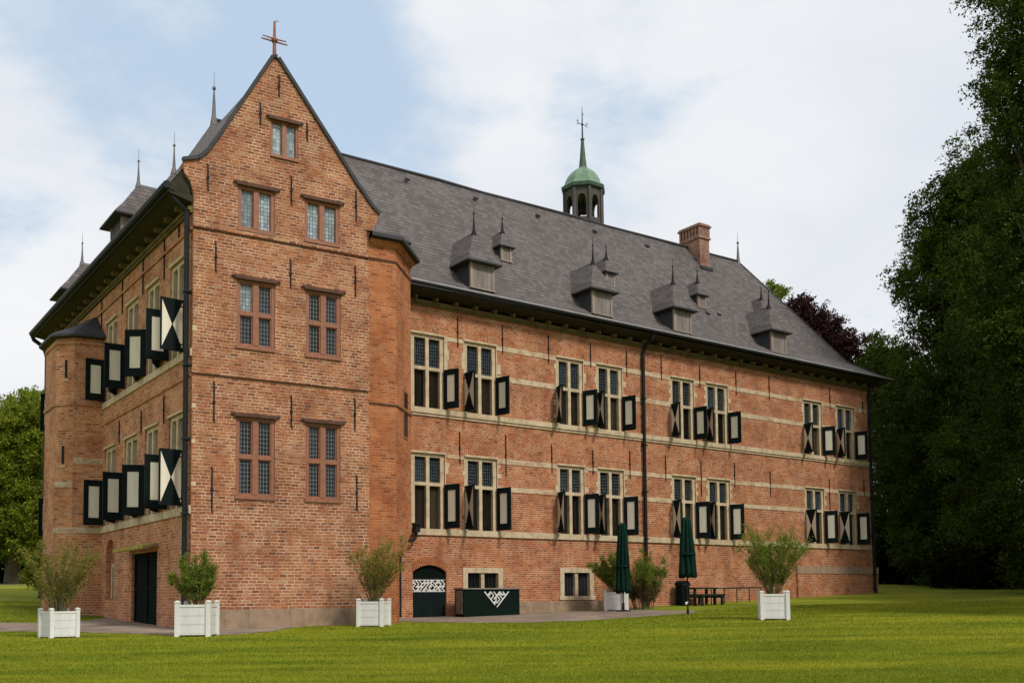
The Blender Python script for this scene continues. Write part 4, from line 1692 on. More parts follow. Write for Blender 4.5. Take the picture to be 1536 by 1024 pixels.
# ---- dormers (local: x along the wall, y inward, z up from the base of the front)
def dormer_parts(wd, hf, rise, over, depth, fin, m_cheek=None, m_hatch=None):
    """front with boarded shutters, slate cheeks, hipped and flared roof, finial"""
    out = {}
    h = wd / 2
    q = MB()
    q.box(-h, -h + 0.10, -0.02, 0.08, 0, hf)
    q.box(h - 0.10, h, -0.02, 0.08, 0, hf)
    q.box(-h + 0.10, h - 0.10, -0.02, 0.08, hf - 0.09, hf)
    q.box(-h - 0.04, h + 0.04, -0.06, 0.08, -0.05, -0.001)
    out['frame'] = keep(q, 'frame', M_WOODL)
    q = MB()
    nb = 4 if wd > 0.8 else 2
    a = (wd - 0.20) / nb
    for k in range(nb):
        q.box(-h + 0.10 + k * a + 0.006, -h + 0.10 + (k + 1) * a - 0.006, 0.012 + 0.003 * (k % 2), 0.06, 0, hf - 0.09)
    out['hatch'] = keep(q, 'hatch', m_hatch or M_WOOD)
    q = MB()
    for s_ in (-1, 1):
        p = [(s_ * (h - 0.002), 0.06, -0.3), (s_ * (h - 0.002), depth, -0.3), (s_ * (h - 0.002), depth, hf), (s_ * (h - 0.002), 0.06, hf)]
        q.poly(p if s_ > 0 else p[::-1])
    out['cheek'] = keep(q, 'cheek', m_cheek or M_LEAD)
    q = MB()
    e = over
    ridge_y = wd * 0.50
    b0 = [(-h - e, -e, hf - 0.04), (h + e, -e, hf - 0.04), (h + e, depth + 1.5, hf - 0.04), (-h - e, depth + 1.5, hf - 0.04)]
    kf = 0.66
    kw = (h + e) * kf
    m0 = [(-kw, -e + (ridge_y + e) * 0.36, hf + rise * 0.30), (kw, -e + (ridge_y + e) * 0.36, hf + rise * 0.30)]
    m1 = [(kw, depth + 1.5, hf + rise * 0.30), (-kw, depth + 1.5, hf + rise * 0.30)]
    pk, pk2 = (0, ridge_y, hf + rise), (0, depth + 1.5, hf + rise * 0.97)
    q.poly([b0[0], b0[1], m0[1], m0[0]])
    q.poly([m0[0], m0[1], pk])
    q.poly([b0[1], b0[2], m1[0], m0[1]])
    q.poly([m0[1], m1[0], pk2, pk])
    q.poly([b0[3], b0[0], m0[0], m1[1]])
    q.poly([m1[1], m0[0], pk, pk2])
    # fascia and soffit
    t = 0.06
    lo = [(x, y, z - t) for x, y, z in b0]
    for i, j in ((0, 1), (1, 2), (3, 0)):
        q.poly([lo[i], lo[j], b0[j], b0[i]], 1)
    q.poly([lo[3], lo[2], lo[1], lo[0]], 1)
    out['dormer_roof'] = keep(q, 'dormer_roof', [M_SLATE, M_LEAD])
    q = MB()
    b = fin
    q.lathe([(0.12, -0.14), (0.055, 0.10 * b), (0.032, 0.42 * b), (0.020, 0.72 * b), (0.045, 0.74 * b), (0.045, 0.77 * b), (0.010, 0.80 * b), (0.006, 1.15 * b)], 8, (0, ridge_y, hf + rise))
    out['finial'] = keep(q, 'finial', M_FINIAL if m_cheek else M_IRON)
    return out


BIG = dormer_parts(1.16, 1.10, 1.42, 0.25, 1.6, 1.0)
BIGF = dormer_parts(1.5, 1.50, 1.50, 0.32, 1.8, 1.12, M_WOOD, M_BELL)
SMALL = dormer_parts(0.56, 0.68, 0.75, 0.14, 1.1, 0.7)


def place_dormer(parts, fr, x, y, z):
    root = link('dormer', parts['frame'], roof, fr.pt(x, y, z), fr.a)
    # the dormer is a part of the castle; its pieces are sub-parts
    root.parent = castle
    root.location = fr.pt(x, y, z) - R0
    root.rotation_euler = (0, 0, fr.a)
    for k in ('hatch', 'cheek', 'dormer_roof', 'finial'):
        local(k, parts[k], root)
    return root


for x in (3.40, 9.80, 14.82, 21.80):
    place_dormer(BIG, FL, x, 0.08, 12.36)
for x in (6.00, 12.05, 18.25, 23.2):
    place_dormer(SMALL, FL, x, 2.0, 14.56)
for x, z in ((-4.75, 11.15), (-8.9, 12.15), (-17.4, 11.65)):
    place_dormer(BIGF, FF, x, 0.15, z)

# ridge finials at both hip ends
for x, z, s_ in ((UL, 18.70, 1.5), (UR, RZ, 1.3)):
    q = MB()
    q.lathe([(0.16, -0.25), (0.09, 0.15), (0.05, 0.6 * s_), (0.03, 0.8 * s_), (0.075, 0.83 * s_), (0.075, 0.88 * s_), (0.014, 0.9 * s_), (0.007, 1.3 * s_)], 8, (x, RV, z))
    fbuild(q, 'ridge_finial', M_FINIAL, FL)

# ---- chimney
mb = MB()
cx0, cx1, cy0, cy1 = 20.52, 21.26, 4.15, 5.60
mb.box(cx0, cx1, cy0, cy1, 17.0, 19.52)
ch = fbuild(mb, 'chimney', M_CHIM, FL)
mb = MB()
mb.box(cx0 - 0.07, cx1 + 0.07, cy0 - 0.07, cy1 + 0.07, 19.30, 19.40)
mb.box(cx0 - 0.10, cx1 + 0.10, cy0 - 0.10, cy1 + 0.10, 19.96, 20.05)
mb.box(cx0 - 0.05, cx1 + 0.05, cy0 - 0.05, cy1 + 0.05, 20.052, 20.12)
mb.box(cx0 + 0.08, cx1 - 0.08, cy0 + 0.08, cy1 - 0.08, 19.52, 19.96)
for k in range(7):
    y = cy0 - 0.02 + k * (cy1 - cy0 - 0.07) / 6
    mb.box(cx0 - 0.04, cx0 + 0.10, y, y + 0.11, 19.402, 19.958)
    mb.box(cx1 - 0.10, cx1 + 0.04, y, y + 0.11, 19.402, 19.958)
for k in range(4):
    x = cx0 + 0.12 + k * (cx1 - cx0 - 0.35) / 3
    mb.box(x, x + 0.10, cy0 - 0.04, cy0 + 0.10, 19.402, 19.958)
fbuild(mb, 'chimney_cap', M_CHIM, FL, ch)
mb = MB()
mb.box(cx0 - 0.05, cx1 + 0.10, cy0 - 0.16, cy0 - 0.005, 17.55, 17.72)
fbuild(mb, 'flashing', M_LEAD, FL, ch)

# ---- bell turret
BU, BV, BZ = 13.90, RV + 0.98, 0.50
bc_ = FL.pt(BU, BV, BZ)
br0 = link('bell_turret', None, castle, bc_, FL.a)


def oct_pts(r, rot=R(22.5)):
    return [(r * math.cos(rot + k * math.pi / 4), r * math.sin(rot + k * math.pi / 4)) for k in range(8)]


RB = 1.02
op = oct_pts(RB)
for k in range(8):
    (x0, y0), (x1, y1) = op[k], op[(k + 1) % 8]
    L_ = math.hypot(x1 - x0, y1 - y0)
    q = MB()
    q.wall([(0, 18.2), (L_, 18.2), (L_, 20.28), (0, 20.28)], [arch(0.17, L_ - 0.17, 18.75, 19.62, 19.94, 8)], 0, 0.13)
    # inner face
    q.wall([(0.05, 18.2), (L_ - 0.05, 18.2), (L_ - 0.05, 20.28), (0.05, 20.28)], [arch(0.17, L_ - 0.17, 18.75, 19.62, 19.94, 8)], 0.13, 0.001)
    o = q.build('arcade_panel', M_BELL, br0, bc_ + Vector((0, 0, 0)), 0)
    pos = FL.pt(BU + x0, BV + y0, BZ)
    o.location = Matrix.Rotation(-FL.a, 3, 'Z') @ (pos - bc_)
    o.rotation_euler = (0, 0, math.atan2(y1 - y0, x1 - x0))
    q = MB()
    q.tube([(x0, y0, 18.2), (x0, y0, 20.28)], 0.09, 6)
    local('post', keep(q, 'post', M_BELL), br0)
q = MB()
q.prism_z(oct_pts(0.95), 20.02, 20.10)
q.prism_z(oct_pts(1.02), 20.285, 20.34, top=oct_pts(1.16))
q.prism_z(oct_pts(1.16), 20.342, 20.50, top=oct_pts(1.19))
q.prism_z(oct_pts(1.19), 20.502, 20.56, top=oct_pts(1.12))
local('turret_cornice', keep(q, 'turret_cornice', M_COPPER2), br0)
q = MB()
q.lathe([(1.10, 20.562), (1.00, 20.68), (0.94, 20.86), (0.83, 21.08), (0.64, 21.32), (0.42, 21.50), (0.24, 21.62), (0.18, 21.70)], 8, rot=R(22.5))
local('dome', keep(q, 'dome', M_COPPER), br0)
q = MB()
q.lathe([(0.24, 21.64), (0.20, 21.72), (0.14, 22.3), (0.09, 22.95), (0.075, 23.1), (0.11, 23.14), (0.11, 23.2), (0.04, 23.24)], 8)
local('spire', keep(q, 'spire', M_COPPER2), br0)
q = MB()
q.tube([(0, 0, 23.2), (0, 0, 24.0), (0, 0, 24.9)], [0.045, 0.035, 0.012], 6)
q.lathe([(0.02, -0.06), (0.075, 0), (0.02, 0.06)], 8, (0, 0, 23.95))
for s_ in (-1, 1):
    q.tube([(0, 0, 23.98), (s_ * 0.25, 0, 23.98), (s_ * 0.36, 0, 24.05), (s_ * 0.33, 0, 24.13), (s_ * 0.25, 0, 24.09)], 0.017, 5)
    q.tube([(s_ * 0.18, 0, 23.98), (s_ * 0.27, 0, 23.90), (s_ * 0.38, 0, 23.93)], 0.014, 5)
q.tube([(0, 0, 24.45), (0.10, 0, 24.50), (0.02, 0, 24.60)], 0.012, 5)
local('weather_vane', keep(q, 'weather_vane', M_IRON), br0)
q = MB()
q.lathe([(0.26, 19.25), (0.25, 19.30), (0.18, 19.42), (0.14, 19.62), (0.05, 19.68), (0.02, 20.0)], 12)
local('bell', keep(q, 'bell', M_IRON), br0)

# ---- cross on the gable
q = MB()
px_, pz_ = 2.36, 16.18
q.tube([(px_, 0.12, pz_ - 0.1), (px_, 0.12, pz_ + 0.45), (px_, 0.12, pz_ + 1.18)], [0.065, 0.05, 0.032], 6)
for s_ in (-1, 1):
    q.tube([(px_, 0.12, pz_ + 0.56), (px_ + s_ * 0.40, 0.12, pz_ + 0.56)], [0.030, 0.02], 6)
    q.tube([(px_, 0.12, pz_ + 0.64), (px_ + s_ * 0.36, 0.12, pz_ + 0.66)], [0.025, 0.016], 6)
q.lathe([(0.04, -0.11), (0.10, -0.03), (0.10, 0.03), (0.04, 0.11)], 8, (px_, 0.12, pz_ + 0.60))
q.tube([(px_, 0.12, pz_ + 1.15), (px_ + 0.05, 0.12, pz_ + 1.22), (px_ + 0.12, 0.12, pz_ + 1.22)], 0.012, 5)
fbuild(q, 'gable_cross', M_RUST, FG)


# ------------------------------------------------------------------ foliage
def leaves_mesh(name, P, size, mat, droop=0.3, aspect=0.55):
    """one small pointed leaf face per point (P: n x 3, size: scalar or n)"""
    n_ = len(P)
    a = rng.normal(size=(n_, 3))
    a[:, 2] = a[:, 2] * 0.7 - droop
    a /= np.linalg.norm(a, axis=1)[:, None]
    b = rng.normal(size=(n_, 3))
    b -= a * (a * b).sum(1)[:, None]
    b /= np.linalg.norm(b, axis=1)[:, None]
    s_ = (np.ones(n_) * size * rng.uniform(0.65, 1.35, n_))[:, None]
    A = a * s_
    B = b * s_ * aspect * 0.5
    nb = np.cross(a, b) * s_ * 0.12
    V = np.stack([P, P + A * 0.5 + B + nb, P + A, P + A * 0.5 - B + nb], 1).reshape(-1, 3)
    me = bpy.data.meshes.new(name)
    me.vertices.add(n_ * 4)
    me.vertices.foreach_set('co', V.astype(np.float32).ravel())
    me.loops.add(n_ * 4)
    me.loops.foreach_set('vertex_index', np.arange(n_ * 4, dtype=np.int32))
    me.polygons.add(n_)
    me.polygons.foreach_set('loop_start', np.arange(0, n_ * 4, 4, dtype=np.int32))
    me.materials.append(mat)
    me.update(calc_edges=True)
    return me


def crown_points(blobs, n, clump=0.9, per=60, shell=0.55):
    """leaf points on drooping sprays that sit on lobes around a set of ellipsoids (world coords)"""
    lobes = []
    for c, r_ in blobs:
        c = np.array(c, float)
        r_ = np.array(r_ if hasattr(r_, '__len__') else (r_, r_, r_), float)
        k = 15
        d = rng.normal(size=(k, 3))
        d /= np.linalg.norm(d, axis=1)[:, None]
        for j in range(k):
            lobes.append((c + d[j] * r_ * rng.uniform(0.55, 0.80), r_ * rng.uniform(0.26, 0.44)))
        lobes.append((c, r_ * 0.62))
    w_ = np.array([np.prod(r_) ** (2 / 3) for c, r_ in lobes])
    w_ /= w_.sum()
    nt_, nl = 7, max(4, per // 7)
    nc = max(1, n // (nt_ * nl))
    bi = rng.choice(len(lobes), nc, p=w_)
    LC = np.array([l[0] for l in lobes])[bi]
    LR = np.array([l[1] for l in lobes])[bi]
    d = rng.normal(size=(nc, 3))
    d /= np.linalg.norm(d, axis=1)[:, None]
    C = LC + d * LR * (shell + (1 - shell) * rng.random((nc, 1)) ** 0.5)
    t = d[:, None, :] * 0.75 + rng.normal(size=(nc, nt_, 3)) * 0.55 + np.array([0, 0, -0.12])
    t /= np.linalg.norm(t, axis=2)[:, :, None]
    L_ = clump * rng.uniform(0.45, 1.0, (nc, nt_, 1, 1))
    sp = rng.random((nc, nt_, nl, 1))
    P = C[:, None, None, :] + t[:, :, None, :] * L_ * sp + rng.normal(size=(nc, nt_, nl, 3)) * clump * 0.075
    P[..., 2] -= (sp[..., 0] ** 2) * clump * 0.22
    return P.reshape(-1, 3), C


def tree(name, label, base, blobs, n, size, mat, group=None, clump=0.9, shell=0.55, trunk_r=0.45, cat='tree', per=60):
    """tapered trunk with limbs into the crown, and the crown of leaves"""
    bx_, by_ = base
    bz_ = gz(bx_, by_)
    root = link(name, None, None, (bx_, by_, bz_ - 0.05))
    tag(root, label, cat, group)
    P, C = crown_points(blobs, n, clump, per, shell)
    P = P[P[:, 2] > ground_z(P[:, 0], P[:, 1]) + 0.1]
    me = leaves_mesh('crown', P - np.array([bx_, by_, bz_ - 0.05]), size, mat)
    local('crown', me, root)
    mb = MB()
    cs = sorted((np.array(c, float) for c, r_ in blobs), key=lambda c: c[2])
    topz = cs[-1][2] - bz_
    axis = [(0, 0, 0), (0.1, 0.05, topz * 0.3), (-0.1, 0.1, topz * 0.6)]
    axis.append(((cs[-1][0] - bx_), (cs[-1][1] - by_), topz))
    mb.tube(axis, [trunk_r * 1.25, trunk_r, trunk_r * 0.65, trunk_r * 0.15], 9)
    pick = rng.choice(len(C), min(26, len(C)), replace=False)
    for i in pick:
        c = C[i] - np.array([bx_, by_, bz_])
        h0 = max(0.6, min(c[2] * 0.65, topz * 0.8))
        t = h0 / topz
        st = np.array([axis[2][0] * min(1, t * 1.6), axis[2][1] * min(1, t * 1.6), h0])
        md = st * 0.5 + c * 0.5 + np.array([0, 0, 0.4])
        mb.tube([tuple(st), tuple(md), tuple(c)], [trunk_r * 0.32, trunk_r * 0.16, 0.03], 5)
    o = mb.build('trunk', M_BARK)
    o.parent = root
    return root


def B(px, py_, D, r_):
    return (at_depth(px, py_, D), r_)


RG = 'tall trees at the right edge of the lawn'
# near tall tree at the right edge, beyond the top of the frame
t1 = at_depth(1600, 880, 49)
tree('broadleaf_tree', 'tallest dark green tree at the right edge, reaching beyond the top of the photo', (t1[0], t1[1]),
     [B(1585, -60, 49, (4.6, 4.6, 4.5)), B(1575, 60, 49, (4.5, 4.5, 4)), B(1590, 170, 49, (4.7, 5, 4)), B(1570, 290, 50, (5.0, 5, 4)),
      B(1560, 420, 50, (5.5, 5.2, 4.2)), B(1560, 550, 50, (5.8, 5.4, 4.2)), B(1560, 680, 50, (5.6, 5.2, 4)), B(1570, 790, 50, (5.2, 5, 2.6))],
     290000, 0.165, M_LEAF_DARK, RG, 1.0, 0.4, 0.6)
t2 = at_depth(1450, 880, 61)
tree('broadleaf_tree', 'dark green tree with leafy boughs beside the right end of the castle', (t2[0], t2[1]),
     [B(1478, 265, 60, (2.6, 3, 2.6)), B(1458, 330, 61, (3.9, 4, 3.2)), B(1440, 420, 61, (4.3, 4.5, 3.6)), B(1435, 520, 61, (4.8, 5, 4)),
      B(1440, 630, 61, (5.2, 5, 4)), B(1440, 740, 61, (5.0, 5, 4)), B(1450, 825, 61, (4.6, 5, 2.2))],
     260000, 0.18, M_LEAF_DARK, RG, 1.05, 0.4, 0.5)
t3 = at_depth(1372, 880, 70)
tree('broadleaf_tree', 'shaded tree standing behind the far right corner of the castle', (t3[0], t3[1]),
     [B(1352, 560, 70, (2.6, 3, 2.8)), B(1360, 650, 70, (4.3, 4, 4.2)), B(1365, 760, 70, (4.6, 4, 4)), B(1375, 845, 70, (4.6, 4, 2.2))],
     110000, 0.21, M_LEAF_DARK, RG, 1.1, 0.4, 0.4)
# unseen trees added outside the frame to shade the right half of the lawn
for k, (x, y, rr_) in enumerate(((24.5, 27.5, 6.2), (30.5, 36.5, 6.5), (32.5, 28, 6.5), (37, 44, 6.5))):
    g_ = gz(x, y)
    tree('broadleaf_tree', 'unseen tree added beyond the right edge to shade the lawn', (x, y),
         [((x, y, g_ + 13), (rr_, rr_, 4.5)), ((x + 1, y, g_ + 17.5), (rr_ * 0.7, rr_ * 0.7, 3)), ((x, y - 1, g_ + 8), (rr_ * 0.9, rr_ * 0.9, 3))],
         52000, 0.36, M_LEAF_DARK, 'unseen trees added for shade', 1.3, 0.4, 0.6)
t10 = at_depth(1475, 880, 74)
tree('broadleaf_tree', 'dark tree seen between the two tall trees at the right', (t10[0], t10[1]),
     [B(1480, 470, 74, (6.5, 4, 5)), B(1480, 620, 74, (7.5, 4, 6)), B(1480, 770, 74, (8, 4, 6)), B(1420, 700, 75, (5, 4, 6))],
     110000, 0.24, M_LEAF_SHADE, RG, 1.1, 0.3, 0.5)
# understorey, its deep shade put into the dark leaf colour
for k, (px, D, wx, hz_) in enumerate(((1345, 66, 2.6, 3.2), (1400, 64, 2.8, 3.6), (1465, 58, 3.0, 3.8), (1530, 56, 3.2, 4.0))):
    b0 = at_depth(px, 872, D)
    g_ = gz(b0[0], b0[1])
    labs = ['dark bush nearest the castle corner under the right trees', 'dark bush under the trees, second from the castle corner',
            'dark bush under the tall right trees, third from the castle corner', 'dark bush at the right edge under the tallest tree']
    tree('bush', labs[k], (b0[0], b0[1]), [((b0[0], b0[1], g_ + hz_ * 0.45), (wx, 2.2, hz_ * 0.62)), ((b0[0] + 1.0, b0[1] + 0.6, g_ + hz_ * 0.8), (wx * 0.7, 2, hz_ * 0.5))],
         24000, 0.22, M_LEAF_SHADE, 'dark bushes under the right trees', 0.6, 0.35, 0.12, 'bush')

# copper beech and a green tree beyond the roof
t4 = at_depth(1245, 860, 80)
tree('copper_beech', 'dark purple copper beech behind the right slope of the slate roof', (t4[0], t4[1]),
     [B(1205, 478, 80, (2.3, 2.4, 1.6)), B(1188, 500, 80, (2.4, 3, 2.2)), B(1238, 505, 80, (2.4, 3, 1.9)), B(1272, 530, 80, (2.4, 3, 1.9)), B(1303, 566, 80, (2.0, 3, 1.8)), B(1245, 590, 80, (4.6, 4, 3.6)), B(1290, 610, 80, (3, 3, 3))],
     95000, 0.20, M_LEAF_BEECH, None, 0.85, 0.4, 0.5)
t5 = at_depth(1120, 860, 84)
tree('broadleaf_tree', 'light green treetop just showing above the roof beside the copper beech', (t5[0], t5[1]),
     [B(1158, 440, 84, (1.2, 1.8, 1.2)), B(1120, 480, 84, (3.0, 3, 2.4)), B(1130, 560, 84, (4.0, 4, 4.0))],
     26000, 0.20, M_LEAF_LIGHT, None, 0.7, 0.4, 0.4)

# trees on the left
LG = 'trees at the left edge behind the lawn'
t6 = at_depth(18, 880, 62)
tree('broadleaf_tree', 'sunlit yellow green tree beside the left corner of the castle', (t6[0], t6[1]),
     [B(55, 612, 62, (1.6, 2.4, 1.5)), B(25, 640, 62, (2.4, 3, 1.8)), B(50, 680, 62, (2.4, 3, 2.4)), B(5, 690, 62, (3.0, 3, 2.4)), B(40, 760, 62, (3.4, 3, 3)), B(-10, 770, 62, (3.6, 3, 3))],
     90000, 0.18, M_LEAF_MID, LG, 0.85, 0.4, 0.4)
t7 = at_depth(-45, 880, 66)
tree('broadleaf_tree', 'pale green tree at the very left edge of the photo', (t7[0], t7[1]),
     [B(-15, 650, 66, (2.6, 3, 2.4)), B(-50, 690, 66, (4.2, 4, 4)), B(-30, 790, 66, (4.4, 4, 3.6))],
     60000, 0.2, M_LEAF_LIGHT, LG, 0.9, 0.4, 0.4)
t8 = at_depth(40, 872, 66)
tree('bush', 'dark thicket under the left trees', (t8[0], t8[1]),
     [B(10, 800, 66, (4, 2, 2.8)), B(70, 800, 66, (4, 2, 3.0)), B(40, 850, 65, (4.5, 2, 1.5)), B(-40, 830, 66, (4, 2, 2.4))],
     50000, 0.22, M_LEAF_SHADE, None, 0.8, 0.35, 0.15, 'bush')
t9 = at_depth(58, 880, 44)
tree('bush', 'small green bush beside the far corner of the stair tower', (t9[0], t9[1]),
     [B(62, 850, 44, (0.55, 0.6, 0.8)), B(48, 858, 44, (0.5, 0.5, 0.6)), B(66, 828, 44, (0.35, 0.4, 0.5))],
     7000, 0.10, M_LEAF_MID, None, 0.3, 0.3, 0.05, 'bush', 40)


# ------------------------------------------------------------------ planters
def planter_meshes(w_=0.86, h=0.86):
    hh = w_ / 2
    pst = MB()
    t = 0.055
    pst.box(-t, t, -t, t, 0.0, h - 0.02)
    pst.prism_z([(-t - 0.012, -t - 0.012), (t + 0.012, -t - 0.012), (t + 0.012, t + 0.012), (-t - 0.012, t + 0.012)], h - 0.02, h)
    pst.prism_z([(-t, -t), (t, -t), (t, t), (-t, t)], h + 0.001, h + 0.03, top=[(-t * 0.4, -t * 0.4), (t * 0.4, -t * 0.4), (t * 0.4, t * 0.4), (-t * 0.4, t * 0.4)])
    pan = MB()
    a = hh - t - 0.003
    z0, z1 = 0.09, h - 0.13
    nb = 3
    for k in range(nb):
        zz0 = z0 + (z1 - z0) * k / nb + 0.006
        zz1 = z0 + (z1 - z0) * (k + 1) / nb - 0.006
        pan.box(-a, a, -0.012, 0.012, zz0, zz1)
    pan.box(-a, a, -0.002, 0.010, z0 - 0.01, z1 + 0.01)
    pan.box(-a, a, -0.024, 0.024, 0.055, z0 - 0.003)
    rail = MB()
    rail.box(-a, a, -0.026, 0.026, h - 0.13, h - 0.07)
    soil = MB()
    soil.box(-hh + 0.05, hh - 0.05, -hh + 0.05, hh - 0.05, h - 0.30, h - 0.16)
    return keep(pst, 'post', M_WHITE), keep(pan, 'panel', M_WHITE), keep(rail, 'rail', M_WHITE), keep(soil, 'soil', M_SOIL), hh - t


PM = planter_meshes()


def planter(px, py_, D, turn, label, sc=1.0):
    p = at_depth(px, py_, D)
    x, y = p[0], p[1]
    # centre lies half a box behind the front corner
    hd = math.atan2(x, y)
    x += 0.45 * math.sin(hd)
    y += 0.45 * math.cos(hd)
    o = link('planter', None, None, (x, y, gz(x, y) - 0.01), -hd + R(turn))
    o.scale = (sc, sc, sc)
    tag(o, label, 'planter', 'white wooden planters on the lawn')
    pst, pan, rail, soil, c = PM
    for sx in (-1, 1):
        for sy in (-1, 1):
            local('post', pst, o, (sx * c, sy * c, 0))
    for k in range(4):
        a = k * math.pi / 2
        r_ = c
        local('panel', pan, o, (r_ * math.sin(a), -r_ * math.cos(a), 0), a)
        local('rail', rail, o, (r_ * math.sin(a), -r_ * math.cos(a), 0), a)
    local('soil', soil, o)
    return o


def shrub(root_xy, z0, W, H, n, mat, label, name='shrub', lean=(0, 0), stems=14, size=0.075, spread=1.0, base_w=0.25, group='shrubs in the white planters', gaps=0.0, mat2=None):
    """many thin upright stems fanning out of the pot, small narrow leaves along each"""
    x, y = root_xy
    o = link(name, None, None, (x, y, z0))
    tag(o, label, 'shrub', group)
    mb = MB()
    pts = []
    for k in range(stems):
        a = rng.uniform(0, 2 * math.pi)
        rr_ = math.sqrt(rng.random())
        bx_, by_ = base_w * 0.5 * rr_ * math.cos(a), base_w * 0.5 * rr_ * math.sin(a)
        tx = bx_ + (W / 2) * (rr_ ** 0.7) * math.cos(a) * spread + lean[0] * H
        ty = by_ + (W / 2) * (rr_ ** 0.7) * math.sin(a) * 0.8 + lean[1] * H
        hh = H * rng.uniform(0.55, 1.0) * (1 - 0.25 * rr_)
        p0 = np.array([bx_, by_, 0.0])
        p2 = np.array([tx, ty, hh])
        p1 = (p0 + p2) / 2 + np.array([-0.12 * (tx - bx_), -0.12 * (ty - by_), 0.06 * H])
        ts = np.linspace(0, 1, 6)
        cur = [(1 - t) ** 2 * p0 + 2 * t * (1 - t) * p1 + t * t * p2 for t in ts]
        mb.tube([tuple(c) for c in cur], [0.012, 0.010, 0.008, 0.006, 0.004, 0.002], 4)
        m_ = n // stems
        # side twigs carrying leaves
        nt_ = 9
        for j in range(nt_):
            t = rng.uniform(0.12, 1.0) ** 0.85
            c = (1 - t) ** 2 * p0 + 2 * t * (1 - t) * p1 + t * t * p2
            d = rng.normal(size=3)
            d[2] = abs(d[2]) * 0.9 + 0.75
            d /= np.linalg.norm(d)
            L_ = rng.uniform(0.08, 0.24) * H * (1.15 - 0.6 * t)
            s_ = rng.random((m_ // nt_, 1))
            pts.append(c + d * L_ * s_ + rng.normal(size=(m_ // nt_, 3)) * 0.016 * H * (0.5 + s_))
            mb.tube([tuple(c), tuple(c + d * L_)], [0.005, 0.002], 3)
    P = np.concatenate(pts)
    P = P[P[:, 2] > -0.05]
    so = mb.build('stem', M_STEM)
    so.parent = o
    if mat2 is None:
        local('foliage', leaves_mesh('foliage', P, size, mat, -0.15, 0.34), o)
    else:
        lo = P[:, 2] < 0.42 * H * rng.uniform(0.7, 1.3, len(P))
        local('foliage', leaves_mesh('foliage', P[~lo], size, mat, -0.15, 0.34), o)
        local('dry_foliage', leaves_mesh('dry_foliage', P[lo], size, mat2, 0.1, 0.34), o)
    return o


PL = [
    # px, py, D, turn, label, shrub: W, H, n, mat, lean, stems
    (88, 957, 24.0, 23, 'white wooden planter at the left edge, in front of the round stair tower', 1.75, 2.05, 7500, M_LEAF_SHRUB, (0.0, 0), 40, 0.84,
     'thin olive green shrub in the leftmost white planter'),
    (296, 958, 24.0, -16, 'white wooden planter on the lawn in front of the near corner of the castle', 1.0, 1.62, 11000, M_LEAF_FRESH, (-0.06, 0), 30, 1.0,
     'dense fresh green shrub in the white planter at the near castle corner'),
    (561, 938, 28.3, -18, 'white wooden planter between the gable front and the arched door', 1.75, 2.3, 8500, M_LEAF_SHRUB, (0.05, 0), 38, 0.93,
     'two-lobed yellow green shrub in the white planter by the stair turret'),
    (1161, 930, 28.0, 6, 'white wooden planter standing alone on the right of the lawn', 1.95, 2.5, 15000, M_LEAF_FRESH, (0.0, 0), 44, 0.95,
     'broad green shrub in the lone white planter on the right lawn'),
    (925, 914, 40.2, -12, 'small white planter against the long facade beside a closed parasol', 1.55, 2.0, 13000, M_LEAF_FRESH, (-0.2, 0), 34, 0.98,
     'green shrub in the white planter partly hidden by the left parasol'),
]
for px, py_, D, turn, lab, W, H, n, mt, lean, st, sc, slab in PL:
    po = planter(px, py_, D, turn, lab, sc)
    l_ = po.location
    shrub((l_.x, l_.y), l_.z + 0.68 * sc, W, H, n, mt, slab, lean=lean, stems=st, size=0.058 if D < 35 else 0.075)
# free-standing shrub by the wall, brown at its foot
p = at_depth(966, 908, 41.6)
shrub((p[0], p[1]), gz(p[0], p[1]), 1.4, 2.5, 18000, M_LEAF_FRESH, 'upright bamboo like shrub by the downpipe, brown towards its foot', stems=44, size=0.08, base_w=0.9,
      group=None, mat2=M_LEAF_DRY)


